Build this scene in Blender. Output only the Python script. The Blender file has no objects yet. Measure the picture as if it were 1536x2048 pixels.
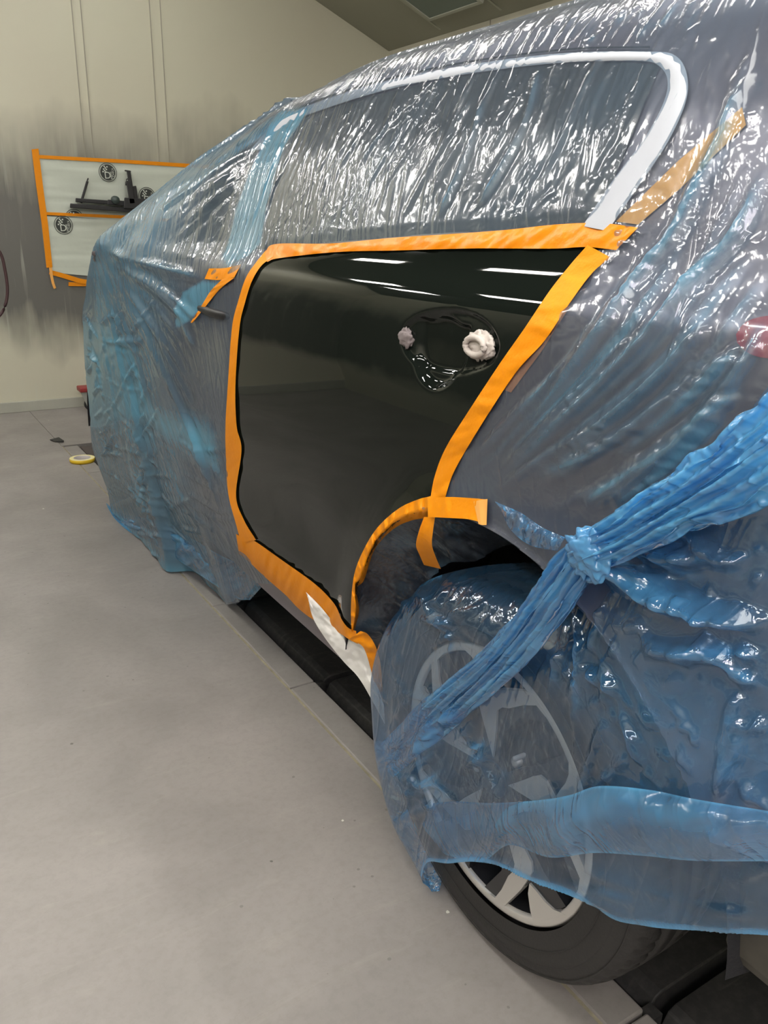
import bpy, math, random
import numpy as np
from mathutils import Vector, Matrix
random.seed(7); RNG = np.random.default_rng(7)
C = bpy.context.scene.collection
PI = math.pi

# ------------------------------------------------------------------ camera
CX, CY, F, HC = 768.0, 1024.0, 1620.0, 1.115

def cam_matrix():
    v = np.array([-300 - CX, -(437 - CY), -F]); Y = v / np.linalg.norm(v)
    h = np.array([1, -.024, 0.]); Z = np.cross(h, Y); Z /= np.linalg.norm(Z)
    if Z[1] < 0: Z = -Z
    return np.array([np.cross(Y, Z), Y, Z])
M = cam_matrix()
EYE = np.array([0, 0, HC])

def rays(P):
    P = np.atleast_2d(np.array(P, float))
    d = np.c_[P[:, 0] - CX, -(P[:, 1] - CY), -F * np.ones(len(P))]
    return d @ M.T

def on_x(P, X):                                   # points of the vertical plane at distance X
    r = rays(P); X = np.asarray(X, float) * np.ones(len(r))
    return EYE + r * (X / r[:, 0])[:, None]

def on_y(P, Y):
    r = rays(P); return EYE + r * (Y / r[:, 1])[:, None]

def on_floor(P, z=0.0):
    r = rays(P); return EYE + r * ((z - HC) / r[:, 2])[:, None]

cd = bpy.data.cameras.new('camera'); cam = bpy.data.objects.new('camera', cd); C.objects.link(cam)
cd.sensor_fit = 'VERTICAL'; cd.sensor_height = 36; cd.lens = F / 2048 * 36; cd.clip_start = .05
mw = Matrix([list(M[i]) + [EYE[i]] for i in range(3)] + [[0, 0, 0, 1]])
cam.matrix_world = mw
bpy.context.scene.camera = cam

# ------------------------------------------------------------------ materials
def srgb(c):
    return tuple(((x / 255) / 12.92 if x / 255 <= .04045 else ((x / 255 + .055) / 1.055) ** 2.4) for x in c)

def mat(name):
    m = bpy.data.materials.new(name); m.use_nodes = True
    nt = m.node_tree; nt.nodes.clear()
    out = nt.nodes.new('ShaderNodeOutputMaterial')
    return m, nt, out

class N:
    """small node helper"""
    def __init__(s, nt): s.nt = nt
    def n(s, t, **kw):
        x = s.nt.nodes.new(t)
        for k, v in kw.items():
            if k.startswith('i_'): x.inputs[k[2:].replace('_', ' ')].default_value = v
            else: setattr(x, k, v)
        return x
    def l(s, a, b): s.nt.links.new(a, b)
    def math(s, op, a, b=None, c=None):
        x = s.n('ShaderNodeMath', operation=op)
        for i, v in enumerate((a, b, c)):
            if v is None: continue
            if isinstance(v, (int, float)): x.inputs[i].default_value = v
            else: s.l(v, x.inputs[i])
        return x.outputs[0]
    def mix(s, f, a, b, blend='MIX'):
        x = s.n('ShaderNodeMix', data_type='RGBA', blend_type=blend)
        for inp, v in ((x.inputs[0], f), (x.inputs[6], a), (x.inputs[7], b)):
            if isinstance(v, (int, float)): inp.default_value = v
            elif isinstance(v, tuple): inp.default_value = (*v[:3], 1)
            else: s.l(v, inp)
        return x.outputs[2]
    def noise(s, vec, scale, detail=4, rough=.55, dist=0):
        x = s.n('ShaderNodeTexNoise'); x.inputs['Scale'].default_value = scale
        x.inputs['Detail'].default_value = detail; x.inputs['Roughness'].default_value = rough
        x.inputs['Distortion'].default_value = dist
        if vec is not None: s.l(vec, x.inputs['Vector'])
        return x.outputs['Fac']
    def pos(s, scale=(1, 1, 1), rot=(0, 0, 0)):
        g = s.n('ShaderNodeTexCoord'); m = s.n('ShaderNodeMapping')
        s.l(g.outputs['Object'], m.inputs['Vector'])
        m.inputs['Scale'].default_value = scale; m.inputs['Rotation'].default_value = rot
        return m.outputs['Vector']
    def ramp(s, f, *stops):
        x = s.n('ShaderNodeValToRGB'); e = x.color_ramp.elements
        while len(e) < len(stops): e.new(.5)
        for i, (p, c) in enumerate(stops):
            e[i].position = p; e[i].color = (*(c if isinstance(c, tuple) else (c, c, c)), 1)
        s.l(f, x.inputs[0]); return x.outputs[0]
    def bump(s, h, strength=.3, dist=.01, nrm=None):
        x = s.n('ShaderNodeBump'); x.inputs['Strength'].default_value = strength
        x.inputs['Distance'].default_value = dist; s.l(h, x.inputs['Height'])
        if nrm is not None: s.l(nrm, x.inputs['Normal'])
        return x.outputs[0]

def pmat(name, col, rough=.5, metal=0, coat=0, spec=.5, noise=0, nscale=30, bump=0, bscale=80, alpha=None, sheen=0):
    m, nt, out = mat(name); k = N(nt)
    b = k.n('ShaderNodeBsdfPrincipled')
    b.inputs['Roughness'].default_value = rough; b.inputs['Metallic'].default_value = metal
    b.inputs['Coat Weight'].default_value = coat; b.inputs['Coat Roughness'].default_value = .02
    b.inputs['Specular IOR Level'].default_value = spec
    v = k.pos()
    if noise:
        f = k.noise(v, nscale)
        c = k.mix(f, tuple(x * (1 - noise) for x in col), tuple(min(1, x * (1 + noise)) for x in col))
        k.l(c, b.inputs['Base Color'])
    else: b.inputs['Base Color'].default_value = (*col, 1)
    if bump:
        k.l(k.bump(k.noise(v, bscale), bump, .004), b.inputs['Normal'])
    k.l(b.outputs[0], out.inputs[0])
    return m

def film_mat(name, thin, thick, gloss=.9, crinkle=.55, base_op=.16, streak=.35, haze=(.55, .72, .85), rough=.10, fine=1.0, trans=.4):
    """thin tinted polythene: clear where single, bluer where layers gather (attribute 'layers')"""
    m, nt, out = mat(name); k = N(nt)
    at = k.n('ShaderNodeAttribute', attribute_name='layers'); d = at.outputs['Fac']
    d = k.math('MINIMUM', k.math('MAXIMUM', d, 0.0), 1.0)
    v1 = k.pos((1, 1, 1)); rotd = k.pos((1, 1, 1), (streak, 0, 0))
    sm = k.n('ShaderNodeMapping'); k.l(rotd, sm.inputs['Vector']); sm.inputs['Scale'].default_value = (6, 24, 1.7)
    def ridged(vec, scale, detail, dist):
        x = k.math('ABSOLUTE', k.math('SUBTRACT', k.noise(vec, scale, detail, .55, dist), .5))
        return k.math('SUBTRACT', 1.0, k.math('MINIMUM', k.math('MULTIPLY', x, 5.0), 1.0))
    r1 = ridged(sm.outputs[0], 1.0, 2, .25)
    r1 = k.math('POWER', r1, 3.0)
    r2 = k.math('POWER', ridged(v1, 13, 3, 1.0), 2.5)
    sm2 = k.n('ShaderNodeMapping'); k.l(rotd, sm2.inputs['Vector']); sm2.inputs['Scale'].default_value = (40, 90, 30)
    r3 = k.noise(sm2.outputs[0], 1.0, 3, .6, .5)
    gate = k.ramp(k.noise(v1, 5, 3), (.42, .15), (.62, 1.0))
    hgt = k.math('ADD', k.math('MULTIPLY', r1, .7), k.math('MULTIPLY', k.math('MULTIPLY', r2, gate), .5))
    hgt = k.math('ADD', hgt, k.math('MULTIPLY', k.math('MULTIPLY', r3, gate), .55 * fine))
    nb = k.bump(hgt, crinkle, .006)
    # opacity grows with layers and with the slant at which one looks through the film
    lw = k.n('ShaderNodeLayerWeight'); lw.inputs['Blend'].default_value = .35; k.l(nb, lw.inputs['Normal'])
    face = k.math('MULTIPLY', lw.outputs['Facing'], .09)
    op = k.math('MINIMUM', k.math('ADD', k.math('ADD', k.math('MULTIPLY', d, .80), base_op), face), .93)
    tr = k.n('ShaderNodeBsdfTransparent'); k.l(k.mix(d, (.93, .97, 1.0), tuple(thin)), tr.inputs[0])
    col = k.mix(d, tuple(haze), tuple(thick))
    df = k.n('ShaderNodeBsdfDiffuse'); k.l(col, df.inputs[0]); k.l(nb, df.inputs['Normal'])
    tl = k.n('ShaderNodeBsdfTranslucent'); k.l(col, tl.inputs[0]); k.l(nb, tl.inputs['Normal'])
    dt = k.n('ShaderNodeMixShader'); dt.inputs[0].default_value = trans
    k.l(df.outputs[0], dt.inputs[1]); k.l(tl.outputs[0], dt.inputs[2])
    b1 = k.n('ShaderNodeMixShader'); k.l(op, b1.inputs[0]); k.l(tr.outputs[0], b1.inputs[1]); k.l(dt.outputs[0], b1.inputs[2])
    gl = k.n('ShaderNodeBsdfGlossy'); gl.inputs['Roughness'].default_value = rough; k.l(nb, gl.inputs['Normal'])
    fr = k.n('ShaderNodeFresnel'); fr.inputs['IOR'].default_value = 1.55; k.l(nb, fr.inputs['Normal'])
    # both faces of the film reflect
    ff = k.math('MINIMUM', k.math('MULTIPLY', fr.outputs[0], 1.9 * gloss), .5)
    b2 = k.n('ShaderNodeMixShader'); k.l(ff, b2.inputs[0]); k.l(b1.outputs[0], b2.inputs[1]); k.l(gl.outputs[0], b2.inputs[2])
    k.l(b2.outputs[0], out.inputs[0])
    return m

# ------------------------------------------------------------------ object helpers
def meta(o, label=None, cat=None, group=None, kind=None):
    if label: o['label'] = label
    if cat: o['category'] = cat
    if group: o['group'] = group
    if kind: o['kind'] = kind
    return o

def empty(name, loc, label, cat, group=None):
    o = bpy.data.objects.new(name, None); C.objects.link(o); o.location = loc; o.empty_display_size = .1
    return meta(o, label, cat, group)

def link(name, me, m=None, parent=None, smooth=True):
    o = bpy.data.objects.new(name, me); C.objects.link(o)
    if m: me.materials.append(m)
    if smooth: me.shade_smooth()
    if parent is not None:
        o.parent = parent
        # mesh data are in world space: cancel the place of an Empty parent
        if parent.type == 'EMPTY': o.matrix_parent_inverse = Matrix.Translation(-parent.location)
    return o

def mesh_np(name, V, Fc, m=None, parent=None, smooth=True, attr=None):
    me = bpy.data.meshes.new(name)
    V = np.asarray(V, np.float32); Fc = np.asarray(Fc, np.int32)
    used = np.unique(Fc); remap = -np.ones(len(V), np.int32); remap[used] = np.arange(len(used))
    V = V[used]; Fc = remap[Fc]; k = Fc.shape[1]
    me.vertices.add(len(V)); me.vertices.foreach_set('co', V.ravel())
    me.loops.add(Fc.size); me.loops.foreach_set('vertex_index', Fc.ravel())
    me.polygons.add(len(Fc)); me.polygons.foreach_set('loop_start', np.arange(0, Fc.size, k, dtype=np.int32))
    me.polygons.foreach_set('loop_total', np.full(len(Fc), k, np.int32))
    me.update(calc_edges=True); me.validate()
    if attr is not None:
        a = me.attributes.new('layers', 'FLOAT', 'POINT'); a.data.foreach_set('value', np.asarray(attr, np.float32).ravel()[used])
    return link(name, me, m, parent, smooth)

def grid_faces(nr, nc, mask=None, flip=False):
    i = np.arange(nr * nc).reshape(nr, nc)
    q = np.stack([i[:-1, :-1], i[:-1, 1:], i[1:, 1:], i[1:, :-1]], -1)
    if flip: q = q[..., ::-1]
    if mask is not None: return q[mask]
    return q.reshape(-1, 4)

def pymesh(name, V, Fc, m=None, parent=None, smooth=False, bevel=0, solid=0):
    me = bpy.data.meshes.new(name); me.from_pydata([tuple(map(float, v)) for v in V], [], Fc); me.update()
    o = link(name, me, m, parent, smooth)
    if solid:
        s = o.modifiers.new('thick', 'SOLIDIFY'); s.thickness = solid; s.offset = 0
    if bevel:
        b = o.modifiers.new('bevel', 'BEVEL'); b.width = bevel; b.segments = 2; b.limit_method = 'ANGLE'
    return o

class MB:
    def __init__(s): s.v = []; s.f = []
    def box(s, x0, x1, y0, y1, z0, z1):
        n = len(s.v)
        s.v += [(x, y, z) for z in (z0, z1) for y in (y0, y1) for x in (x0, x1)]
        s.f += [tuple(n + i for i in q) for q in ((0, 2, 3, 1), (4, 5, 7, 6), (0, 1, 5, 4), (2, 6, 7, 3), (0, 4, 6, 2), (1, 3, 7, 5))]
        return s
    def prism(s, P, Q):                            # P, Q: matching loops of points
        n = len(s.v); k = len(P); s.v += [tuple(p) for p in P] + [tuple(q) for q in Q]
        s.f += [tuple(range(n, n + k)), tuple(range(n + 2 * k - 1, n + k - 1, -1))]
        s.f += [(n + i, n + k + i, n + k + (i + 1) % k, n + (i + 1) % k) for i in range(k)]
        return s
    def tube(s, P, r, k=10, cap=True):
        P = [Vector(p) for p in P]; n0 = len(s.v)
        rr = r if isinstance(r, (list, tuple)) else [r] * len(P)
        for i, p in enumerate(P):
            t = (P[min(i + 1, len(P) - 1)] - P[max(i - 1, 0)]).normalized()
            a = Vector((0, 0, 1)) if abs(t.z) < .9 else Vector((1, 0, 0))
            u = t.cross(a).normalized(); w = t.cross(u)
            for j in range(k):
                an = 2 * PI * j / k; s.v.append(tuple(p + (u * math.cos(an) + w * math.sin(an)) * rr[i]))
        for i in range(len(P) - 1):
            for j in range(k):
                a = n0 + i * k + j; b = n0 + i * k + (j + 1) % k
                s.f.append((a, b, b + k, a + k))
        if cap: s.f += [tuple(range(n0 + k - 1, n0 - 1, -1)), tuple(range(n0 + (len(P) - 1) * k, n0 + len(P) * k))]
        return s
    def build(s, name, m, parent=None, smooth=False, bevel=0):
        return pymesh(name, s.v, s.f, m, parent, smooth, bevel)

def lathe_x(prof, cy, cz, n=96, mod=None):
    """profile of (x, r) turned about a lengthwise-to-the-side axis through (cy, cz)"""
    V = []
    for i in range(n):
        a = 2 * PI * i / n
        for (x, r) in prof:
            rr = mod(a, x, r) if mod else r
            V.append((x, cy + rr * math.cos(a), cz + rr * math.sin(a)))
    k = len(prof); Fc = []
    for i in range(n):
        for j in range(k - 1):
            a = i * k + j; b = ((i + 1) % n) * k + j
            Fc.append((a, a + 1, b + 1, b))
    return V, Fc

def smooth1d(a, n):
    k = np.ones(n) / n; return np.convolve(np.pad(a, n // 2, 'edge'), k, 'valid')[:len(a)]

def resample(P, n):
    P = np.array(P, float)
    L = np.r_[0, np.cumsum(np.linalg.norm(np.diff(P, axis=0), axis=1))]
    t = np.linspace(0, L[-1], n)
    return np.stack([np.interp(t, L, P[:, i]) for i in range(P.shape[1])], 1)

def curve_px(P, n):
    """smooth (Catmull-Rom) polyline through the points"""
    P = np.array(P, float)
    if len(P) < 3: return resample(P, n)
    Q = np.vstack([2 * P[0] - P[1], P, 2 * P[-1] - P[-2]]); o = []
    for i in range(1, len(Q) - 2):
        for t in np.linspace(0, 1, 12, endpoint=False):
            a, b, c, d = Q[i - 1], Q[i], Q[i + 1], Q[i + 2]
            o.append(.5 * ((2 * b) + (c - a) * t + (2 * a - 5 * b + 4 * c - d) * t ** 2 + (3 * b - a - 3 * c + d) * t ** 3))
    o.append(P[-1]); return resample(o, n)

def inpoly(px, py, poly):
    poly = np.asarray(poly, float); r = np.zeros(np.shape(px), bool); j = len(poly) - 1
    for i in range(len(poly)):
        xi, yi = poly[i]; xj, yj = poly[j]
        c = ((yi > py) != (yj > py)) & (px < (xj - xi) * (py - yi) / (yj - yi + 1e-12) + xi)
        r ^= c; j = i
    return r

def polydist(px, py, poly, closed=True):
    poly = np.asarray(poly, float); d = np.full(np.shape(px), 1e9)
    n = len(poly)
    for i in range(n if closed else n - 1):
        a = poly[i]; b = poly[(i + 1) % n]; e = b - a; L = e @ e + 1e-12
        t = np.clip(((px - a[0]) * e[0] + (py - a[1]) * e[1]) / L, 0, 1)
        d = np.minimum(d, np.hypot(px - a[0] - t * e[0], py - a[1] - t * e[1]))
    return d

def snap(P, mask, poly, reach):
    """pull the ragged rim of a cut grid onto the outline it was cut to (in the y-z plane)"""
    full = np.zeros((mask.shape[0] + 2, mask.shape[1] + 2), bool); full[1:-1, 1:-1] = mask
    c = full[:-1, :-1].astype(int) + full[1:, :-1] + full[:-1, 1:] + full[1:, 1:]
    idx = np.argwhere((c > 0) & (c < 4)); poly = np.asarray(poly, float)
    Q = P[idx[:, 0], idx[:, 1]]; best = np.full(len(Q), 1e9); T = Q[:, 1:].copy()
    for i in range(len(poly)):
        a = poly[i]; e = poly[(i + 1) % len(poly)] - a; L = e @ e + 1e-12
        t = np.clip(((Q[:, 1:] - a) @ e) / L, 0, 1); X = a + t[:, None] * e; d = np.linalg.norm(Q[:, 1:] - X, axis=1)
        u = d < best; best = np.where(u, d, best); T[u] = X[u]
    ok = best < reach; Q[ok, 1:] = T[ok]; P[idx[:, 0], idx[:, 1]] = Q
    return P

def sstep(a, b, x):
    t = np.clip((x - a) / (b - a), 0, 1); return t * t * (3 - 2 * t)

def vnoise(x, y, seed=0):
    """smooth value noise in [-1,1]"""
    r = np.random.default_rng(seed).uniform(-1, 1, (256, 256))
    xi = np.floor(x).astype(int); yi = np.floor(y).astype(int); fx = x - xi; fy = y - yi
    fx = fx * fx * (3 - 2 * fx); fy = fy * fy * (3 - 2 * fy)
    g = lambda a, b: r[a % 256, b % 256]
    return (g(xi, yi) * (1 - fx) + g(xi + 1, yi) * fx) * (1 - fy) + (g(xi, yi + 1) * (1 - fx) + g(xi + 1, yi + 1) * fx) * fy

# ------------------------------------------------------------------ the car's shape
CARX = 1.47
_pc = np.array([(0.0, .75), (.2, .745), (.28, .735), (.36, .706), (.45, .687), (.6, .675), (.75, .669), (.9, .670), (.99, .680),
                (1.035, .690), (1.06, .715), (1.10, .735), (1.25, .80), (1.36, .865), (1.40, .90), (1.43, .94), (1.455, 1.0),
                (1.467, 1.10), (1.475, 1.47)])
_hh = np.arange(0, 1.4751, .0025); _xx = smooth1d(np.interp(_hh, _pc[:, 0], _pc[:, 1]), 13)
_xx = smooth1d(_xx, 9)
_Ty = np.array([(.0, 1.2), (.15, 1.30), (.25, 1.40), (.5, 1.45), (1.0, 1.475), (1.6, 1.475), (2.1, 1.43), (2.35, 1.33), (2.75, 1.09),
                (2.9, 1.03), (3.3, .96), (3.7, .84), (3.9, .66)])
_yy = np.arange(0, 3.92, .01); _tt = smooth1d(np.interp(_yy, _Ty[:, 0], _Ty[:, 1]), 21)
WY, WZ, WY2 = .80, .312, 2.94                       # wheel centres
ARCH = .432

def Troof(y): return np.interp(y, _yy, _tt)

def end_round(y):
    return .16 * np.clip((.50 - y) / .35, 0, None) ** 2.2 + .60 * np.clip((y - 3.12) / .60, 0, None) ** 2.2 \
        + .012 * ((y - 1.5) / 1.3) ** 2

def Hnorm(y, H):
    T = Troof(y); b = np.minimum(1.05, T - .05)
    return np.where(H < b, H * 1.05 / b, 1.05 + (H - b) * .425 / (T - b))

def Hden(y, hs):
    T = Troof(y); b = np.minimum(1.05, T - .05)
    return np.where(hs < 1.05, hs * b / 1.05, b + (hs - 1.05) * (T - b) / .425)

def Xbody(y, H):
    y = np.asarray(y, float); H = np.asarray(H, float)
    hs = Hnorm(y, H)
    x = np.interp(np.clip(hs, 0, 1.475), _hh, _xx) + end_round(y)
    for wy in (WY, WY2):                            # flared wheel arches
        r = np.hypot(y - wy, H - WZ)
        x = x - .020 * np.exp(-((r - .40) / .055) ** 2) * sstep(.95, .70, H) * sstep(.2, .35, H)
    # scallop low on the doors
    x = x + .010 * np.exp(-((H - .55) / .10) ** 2) * sstep(1.15, 1.4, y) * sstep(2.9, 2.7, y)
    return x

# ------------------------------------------------------------------ film base (hull over car, door mirror and floor)
MIR = np.array([.598, 2.572, 1.070])
gy = np.arange(0.0, 4.001, .01); gh = np.arange(0.0, 1.501, .01)
GY, GH = np.meshgrid(gy, gh, indexing='ij')
XBt = Xbody(GY, GH) - .0016

def bil(tab, y, h):
    fy = np.clip((np.asarray(y, float)) / .01, 0, tab.shape[0] - 1.001); fh = np.clip(np.asarray(h, float) / .01, 0, tab.shape[1] - 1.001)
    i = fy.astype(int); j = fh.astype(int); a = fy - i; b = fh - j
    return (tab[i, j] * (1 - a) + tab[i + 1, j] * a) * (1 - b) + (tab[i, j + 1] * (1 - a) + tab[i + 1, j + 1] * a) * b

skirt = XBt.copy()
lw_ = sstep(2.3, 2.75, GY); hb_ = np.clip(GH / .42, 0, 1) ** .8
sk = np.interp(GY, [2.0, 2.46, 2.87, 3.42], [.84, .815, .752, .735]) * (1 - hb_) + (.693 * (1 - lw_) + .672 * lw_) * hb_ + end_round(GY) * .9
sk = np.minimum(skirt, sk)
skirt = np.where(GH < .42, sk, skirt)
skirt = np.where((GH < .36) & (GY > 1.95), np.interp(GY, [2.0, 2.46, 2.87, 3.42], [.84, .815, .752, .735]) * (1 - hb_) + .680 * hb_ + end_round(GY) * .9, skirt)
skirt = np.where((GH < .80) & (GY > 2.5), np.minimum(skirt, .688 + .05 * sstep(.30, .0, GH) + .9 * np.clip((GY - 3.26) / .35, 0, None) ** 2), skirt)
skirt = np.where(GH > Troof(GY) - .025, 1.9, skirt)
hull = skirt.copy()
for t in np.linspace(.04, 1, 60):
    qy = MIR[1] + (GY - MIR[1]) / t; qh = MIR[2] + (GH - MIR[2]) / t
    ok = (qy > 1.83) & (qy < 3.9) & (qh > 0) & (qh < 1.49)
    x = (1 - t) * MIR[0] + t * bil(skirt, qy, qh)
    hull = np.where(ok, np.minimum(hull, x), hull)
# straight tent line from the roof edge down to the mirror
RE = np.array([.955, 2.02, 1.432])
for t in np.linspace(0, 1, 80):
    P = RE + (MIR - RE) * t
    d2 = ((GY - P[1]) ** 2 + (GH - P[2]) ** 2)
    hull = np.where(d2 < .016 ** 2, np.minimum(hull, P[0] + 4 * np.sqrt(d2) * .3), hull)
for _ in range(2):
    hp = np.pad(hull, 1, 'edge')
    hull = (hp[:-2, 1:-1] + hp[2:, 1:-1] + hp[1:-1, :-2] + hp[1:-1, 2:] + hull) / 5
wfr = sstep(1.76, 1.98, GY)
XF = hull * wfr + np.where(skirt > 1.5, XBt, skirt) * (1 - wfr)

def Htop(y):
    """upper edge of the side field: roof edge, tent line, bonnet edge"""
    y = np.asarray(y, float)
    a = Hden(y, 1.437)
    b = np.interp(y, [2.0, RE[1], MIR[1], 2.9, 3.3, 3.75], [1.437, RE[2], MIR[2] + .006, 1.0, .905, .79])
    w = sstep(1.96, 2.04, y); return a * (1 - w) + b * w

def hit(P, tab, off=0.0):
    """where rays through P meet the side surface given by the table"""
    r = rays(P); x0 = np.full(len(r), .50); best = np.full(len(r), np.nan)
    xs = np.arange(.50, 1.25, .004); prev = None
    for x in xs:
        q = EYE + r * (x / r[:, 0])[:, None]
        s = bil(tab, q[:, 1], q[:, 2]) - off
        cond = np.isnan(best) & (x >= s)
        if prev is not None:
            g1 = x - s; tt = np.where(g1 - prev != 0, -prev / (g1 - prev + 1e-12), 0)
            best = np.where(cond, x - .004 + .004 * np.clip(tt, 0, 1), best)
        else: best = np.where(cond, x, best)
        prev = x - s
    best = np.where(np.isnan(best), .95, best)
    return EYE + r * (best / r[:, 0])[:, None]

# ------------------------------------------------------------------ room
YB, XR, XL, YR = 5.42, 3.37, -1.75, -2.6            # back wall, far side wall, near side wall, wall behind the camera
HCOVE = 2.30

def wall_mat(name):
    m, nt, out = mat(name); k = N(nt)
    b = k.n('ShaderNodeBsdfPrincipled'); b.inputs['Roughness'].default_value = .42
    v = k.pos()
    sep = k.n('ShaderNodeSeparateXYZ'); k.l(v, sep.inputs[0]); z = sep.outputs['Z']
    base = k.mix(k.noise(v, .9, 3), (.55, .515, .405), (.60, .60, .475))
    # grey overspray settled as a ragged band at working height
    wob = k.noise(k.pos((1.1, 1.1, .6)), 1.5, 4, .6)
    zz = k.math('ADD', z, k.math('MULTIPLY', wob, .9))
    band = k.ramp(k.math('DIVIDE', zz, 2.6), (.30, 0.0), (.44, 1.0), (.66, .95), (.86, 0.0))
    drip = k.noise(k.pos((11, 11, .9)), 1.4, 4, .6)
    bandf = k.math('MULTIPLY', band, k.math('ADD', .55, k.math('MULTIPLY', drip, .9)))
    c = k.mix(k.math('MINIMUM', bandf, .92), base, (.10, .098, .092))
    pale = k.ramp(k.noise(k.pos((26, 26, 1.5)), 1.0, 3, .5), (.60, 0.0), (.75, .5))
    pm = k.math('MULTIPLY', pale, k.ramp(k.math('DIVIDE', z, 2.6), (.5, 1.0), (.66, 0.0)))
    c = k.mix(pm, c, (.55, .57, .48))
    k.l(c, b.inputs['Base Color'])
    k.l(k.bump(k.noise(k.pos((2, 2, .5)), 3), .15, .02), b.inputs['Normal'])
    k.l(b.outputs[0], out.inputs[0]); return m
WALL = wall_mat('sprayed_wall_panels')
WALL2 = pmat('pale_panel', (.52, .50, .40), .4, noise=.06, nscale=2)
SEAM = pmat('panel_seam', (.33, .31, .25), .6)
COVE = pmat('cove_panel_grey', (.30, .30, .24), .5, noise=.08, nscale=3)
COVET = pmat('cove_strip_pale', (.42, .43, .36), .5)
GLASSH = pmat('lamp_hatch_glass', (.12, .16, .14), .12)
DARK = pmat('black_gap', (.006, .006, .006), .9)

def floor_mat(name, a, b_, speck=True):
    m, nt, out = mat(name); k = N(nt)
    b = k.n('ShaderNodeBsdfPrincipled')
    v = k.pos()
    f = k.noise(v, 2.2, 6, .62, .5); c = k.mix(k.ramp(f, (.35, 0.0), (.68, 1.0)), a, b_)
    fine = k.noise(v, 60, 3, .7); c = k.mix(k.math('MULTIPLY', k.ramp(fine, (.35, 1.0), (.55, 0.0)), .16), c, (.14, .13, .12))
    # scuffs, drips and bits trodden in
    sc = k.ramp(k.noise(k.pos((1.2, 7, 1), (0, 0, .5)), 2.4, 5, .7, 1), (.58, 0.0), (.70, .30)); c = k.mix(k.math('MULTIPLY', sc, .35), c, (.48, .46, .38))
    if speck:
        for sc_, th, colr, seed in ((5.5, .035, (.07, .065, .06), 0), (4.1, .03, (.75, .74, .66), 3.7), (17, .07, (.16, .15, .14), 9.1)):
            w = k.n('ShaderNodeTexVoronoi'); w.inputs['Scale'].default_value = sc_
            off = k.n('ShaderNodeVectorMath', operation='ADD'); k.l(v, off.inputs[0]); off.inputs[1].default_value = (seed, seed, 0)
            k.l(off.outputs[0], w.inputs['Vector'])
            s = k.math('LESS_THAN', k.math('ADD', w.outputs['Distance'], k.math('MULTIPLY', k.noise(v, 90, 2), .03)), th)
            c = k.mix(k.math('MULTIPLY', s, .75), c, colr)
    k.l(c, b.inputs['Base Color'])
    k.l(k.ramp(k.noise(v, 3, 4), (.3, .38), (.7, .62)), b.inputs['Roughness'])
    k.l(k.bump(fine, .12, .003), b.inputs['Normal'])
    k.l(b.outputs[0], out.inputs[0]); return m
FLOOR = floor_mat('grey_painted_concrete', (.225, .208, .195), (.30, .278, .262))
KERB = floor_mat('grey_kerb_slab', (.215, .20, .187), (.28, .262, .246))
STEEL = floor_mat('dirty_black_steel', (.022, .022, .022), (.05, .05, .048), False)

def st(o): o['kind'] = 'structure'; return o
XJ, XI = .772, .846                                   # joint line and inner kerb edge
st(MB().box(XL, XJ - .005, YR, YB, -.2, 0).build('floor', FLOOR))
JY = [-1.66, -1.108, -.554, 0.003, .558, 1.110, 1.662, 2.214, 2.766, 3.318, 3.87, 4.42]
n = 0
for a, b_ in zip(JY[:-1], JY[1:]):
    n += 1
    o = MB().box(XJ + .003, XI, a + .0025, b_ - .0025, -.2, -.0005).build('trim_%d' % n, KERB, bevel=.004); st(o)
st(MB().box(XI - .02, XI - .001, YR, 4.44, -.2, -.02).build('trim_21', DARK))
st(MB().box(XJ - .006, XJ + .004, YR, 4.44, -.2, -.0035).build('trim_20', pmat('joint_grout', (.30, .27, .19), .9, noise=.6, nscale=25, bump=.6, bscale=60)))
st(MB().box(XJ - .003, XR, 4.44, YB, -.2, 0).build('floor.001', FLOOR))
st(MB().box(XI, 2.3, YR, 4.44, -.45, -.40).build('floor.002', DARK))
st(MB().box(2.2, XR, YR, 4.44, -.2, 0).build('floor.003', FLOOR))

# dark steel runway of the pit, in lengths
for i, (a, b_) in enumerate(zip(JY[:-1], JY[1:])):
    P = [(.872, a + .012, -.40), (.872, a + .012, -.035), (.884, a + .012, -.012), (.90, a + .012, -.006), (1.42, a + .012, -.006), (1.42, a + .012, -.40)]
    Q = [(x, b_ - .012, z) for x, y, z in P]
    if b_ < -.3 or a > 3.4: continue
    o = MB().prism(P, Q).build('pit_cover', STEEL, bevel=.003)
    meta(o, 'black steel pit cover plate under the car', 'pit cover', 'row of pit covers under the car')
    tab = MB().box(XI - .0, .873, b_ - .012, b_ + .012, -.06, -.012).build('bridge_tab', STEEL, o)

def wall(name, pts, m):
    return st(pymesh(name, pts, [(0, 1, 2, 3)], m))
wall('wall_back', [(XL, YB, 0), (XR, YB, 0), (XR, YB, 3.3), (XL, YB, 3.3)], WALL)
wall('wall_right', [(XR, YB, 0), (XR, YR, 0), (XR, YR, HCOVE), (XR, YB, HCOVE)], WALL2)
wall('wall_left', [(XL, YR, 0), (XL, YB, 0), (XL, YB, HCOVE), (XL, YR, HCOVE)], WALL)
wall('wall_front', [(XR, YR, 0), (XL, YR, 0), (XL, YR, 3.3), (XR, YR, 3.3)], WALL)
cw = np.array([-.595, 0, .236]); CT = 3.0
xi = XR - (CT - HCOVE) * .595 / .236
xl = XL + .75
st(pymesh('ceiling', [(xl, YR, CT), (xl, YB, CT), (xi, YB, CT), (xi, YR, CT)], [(0, 1, 2, 3)], pmat('grey_ceiling_filter', (.10, .10, .09), .8)))
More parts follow.
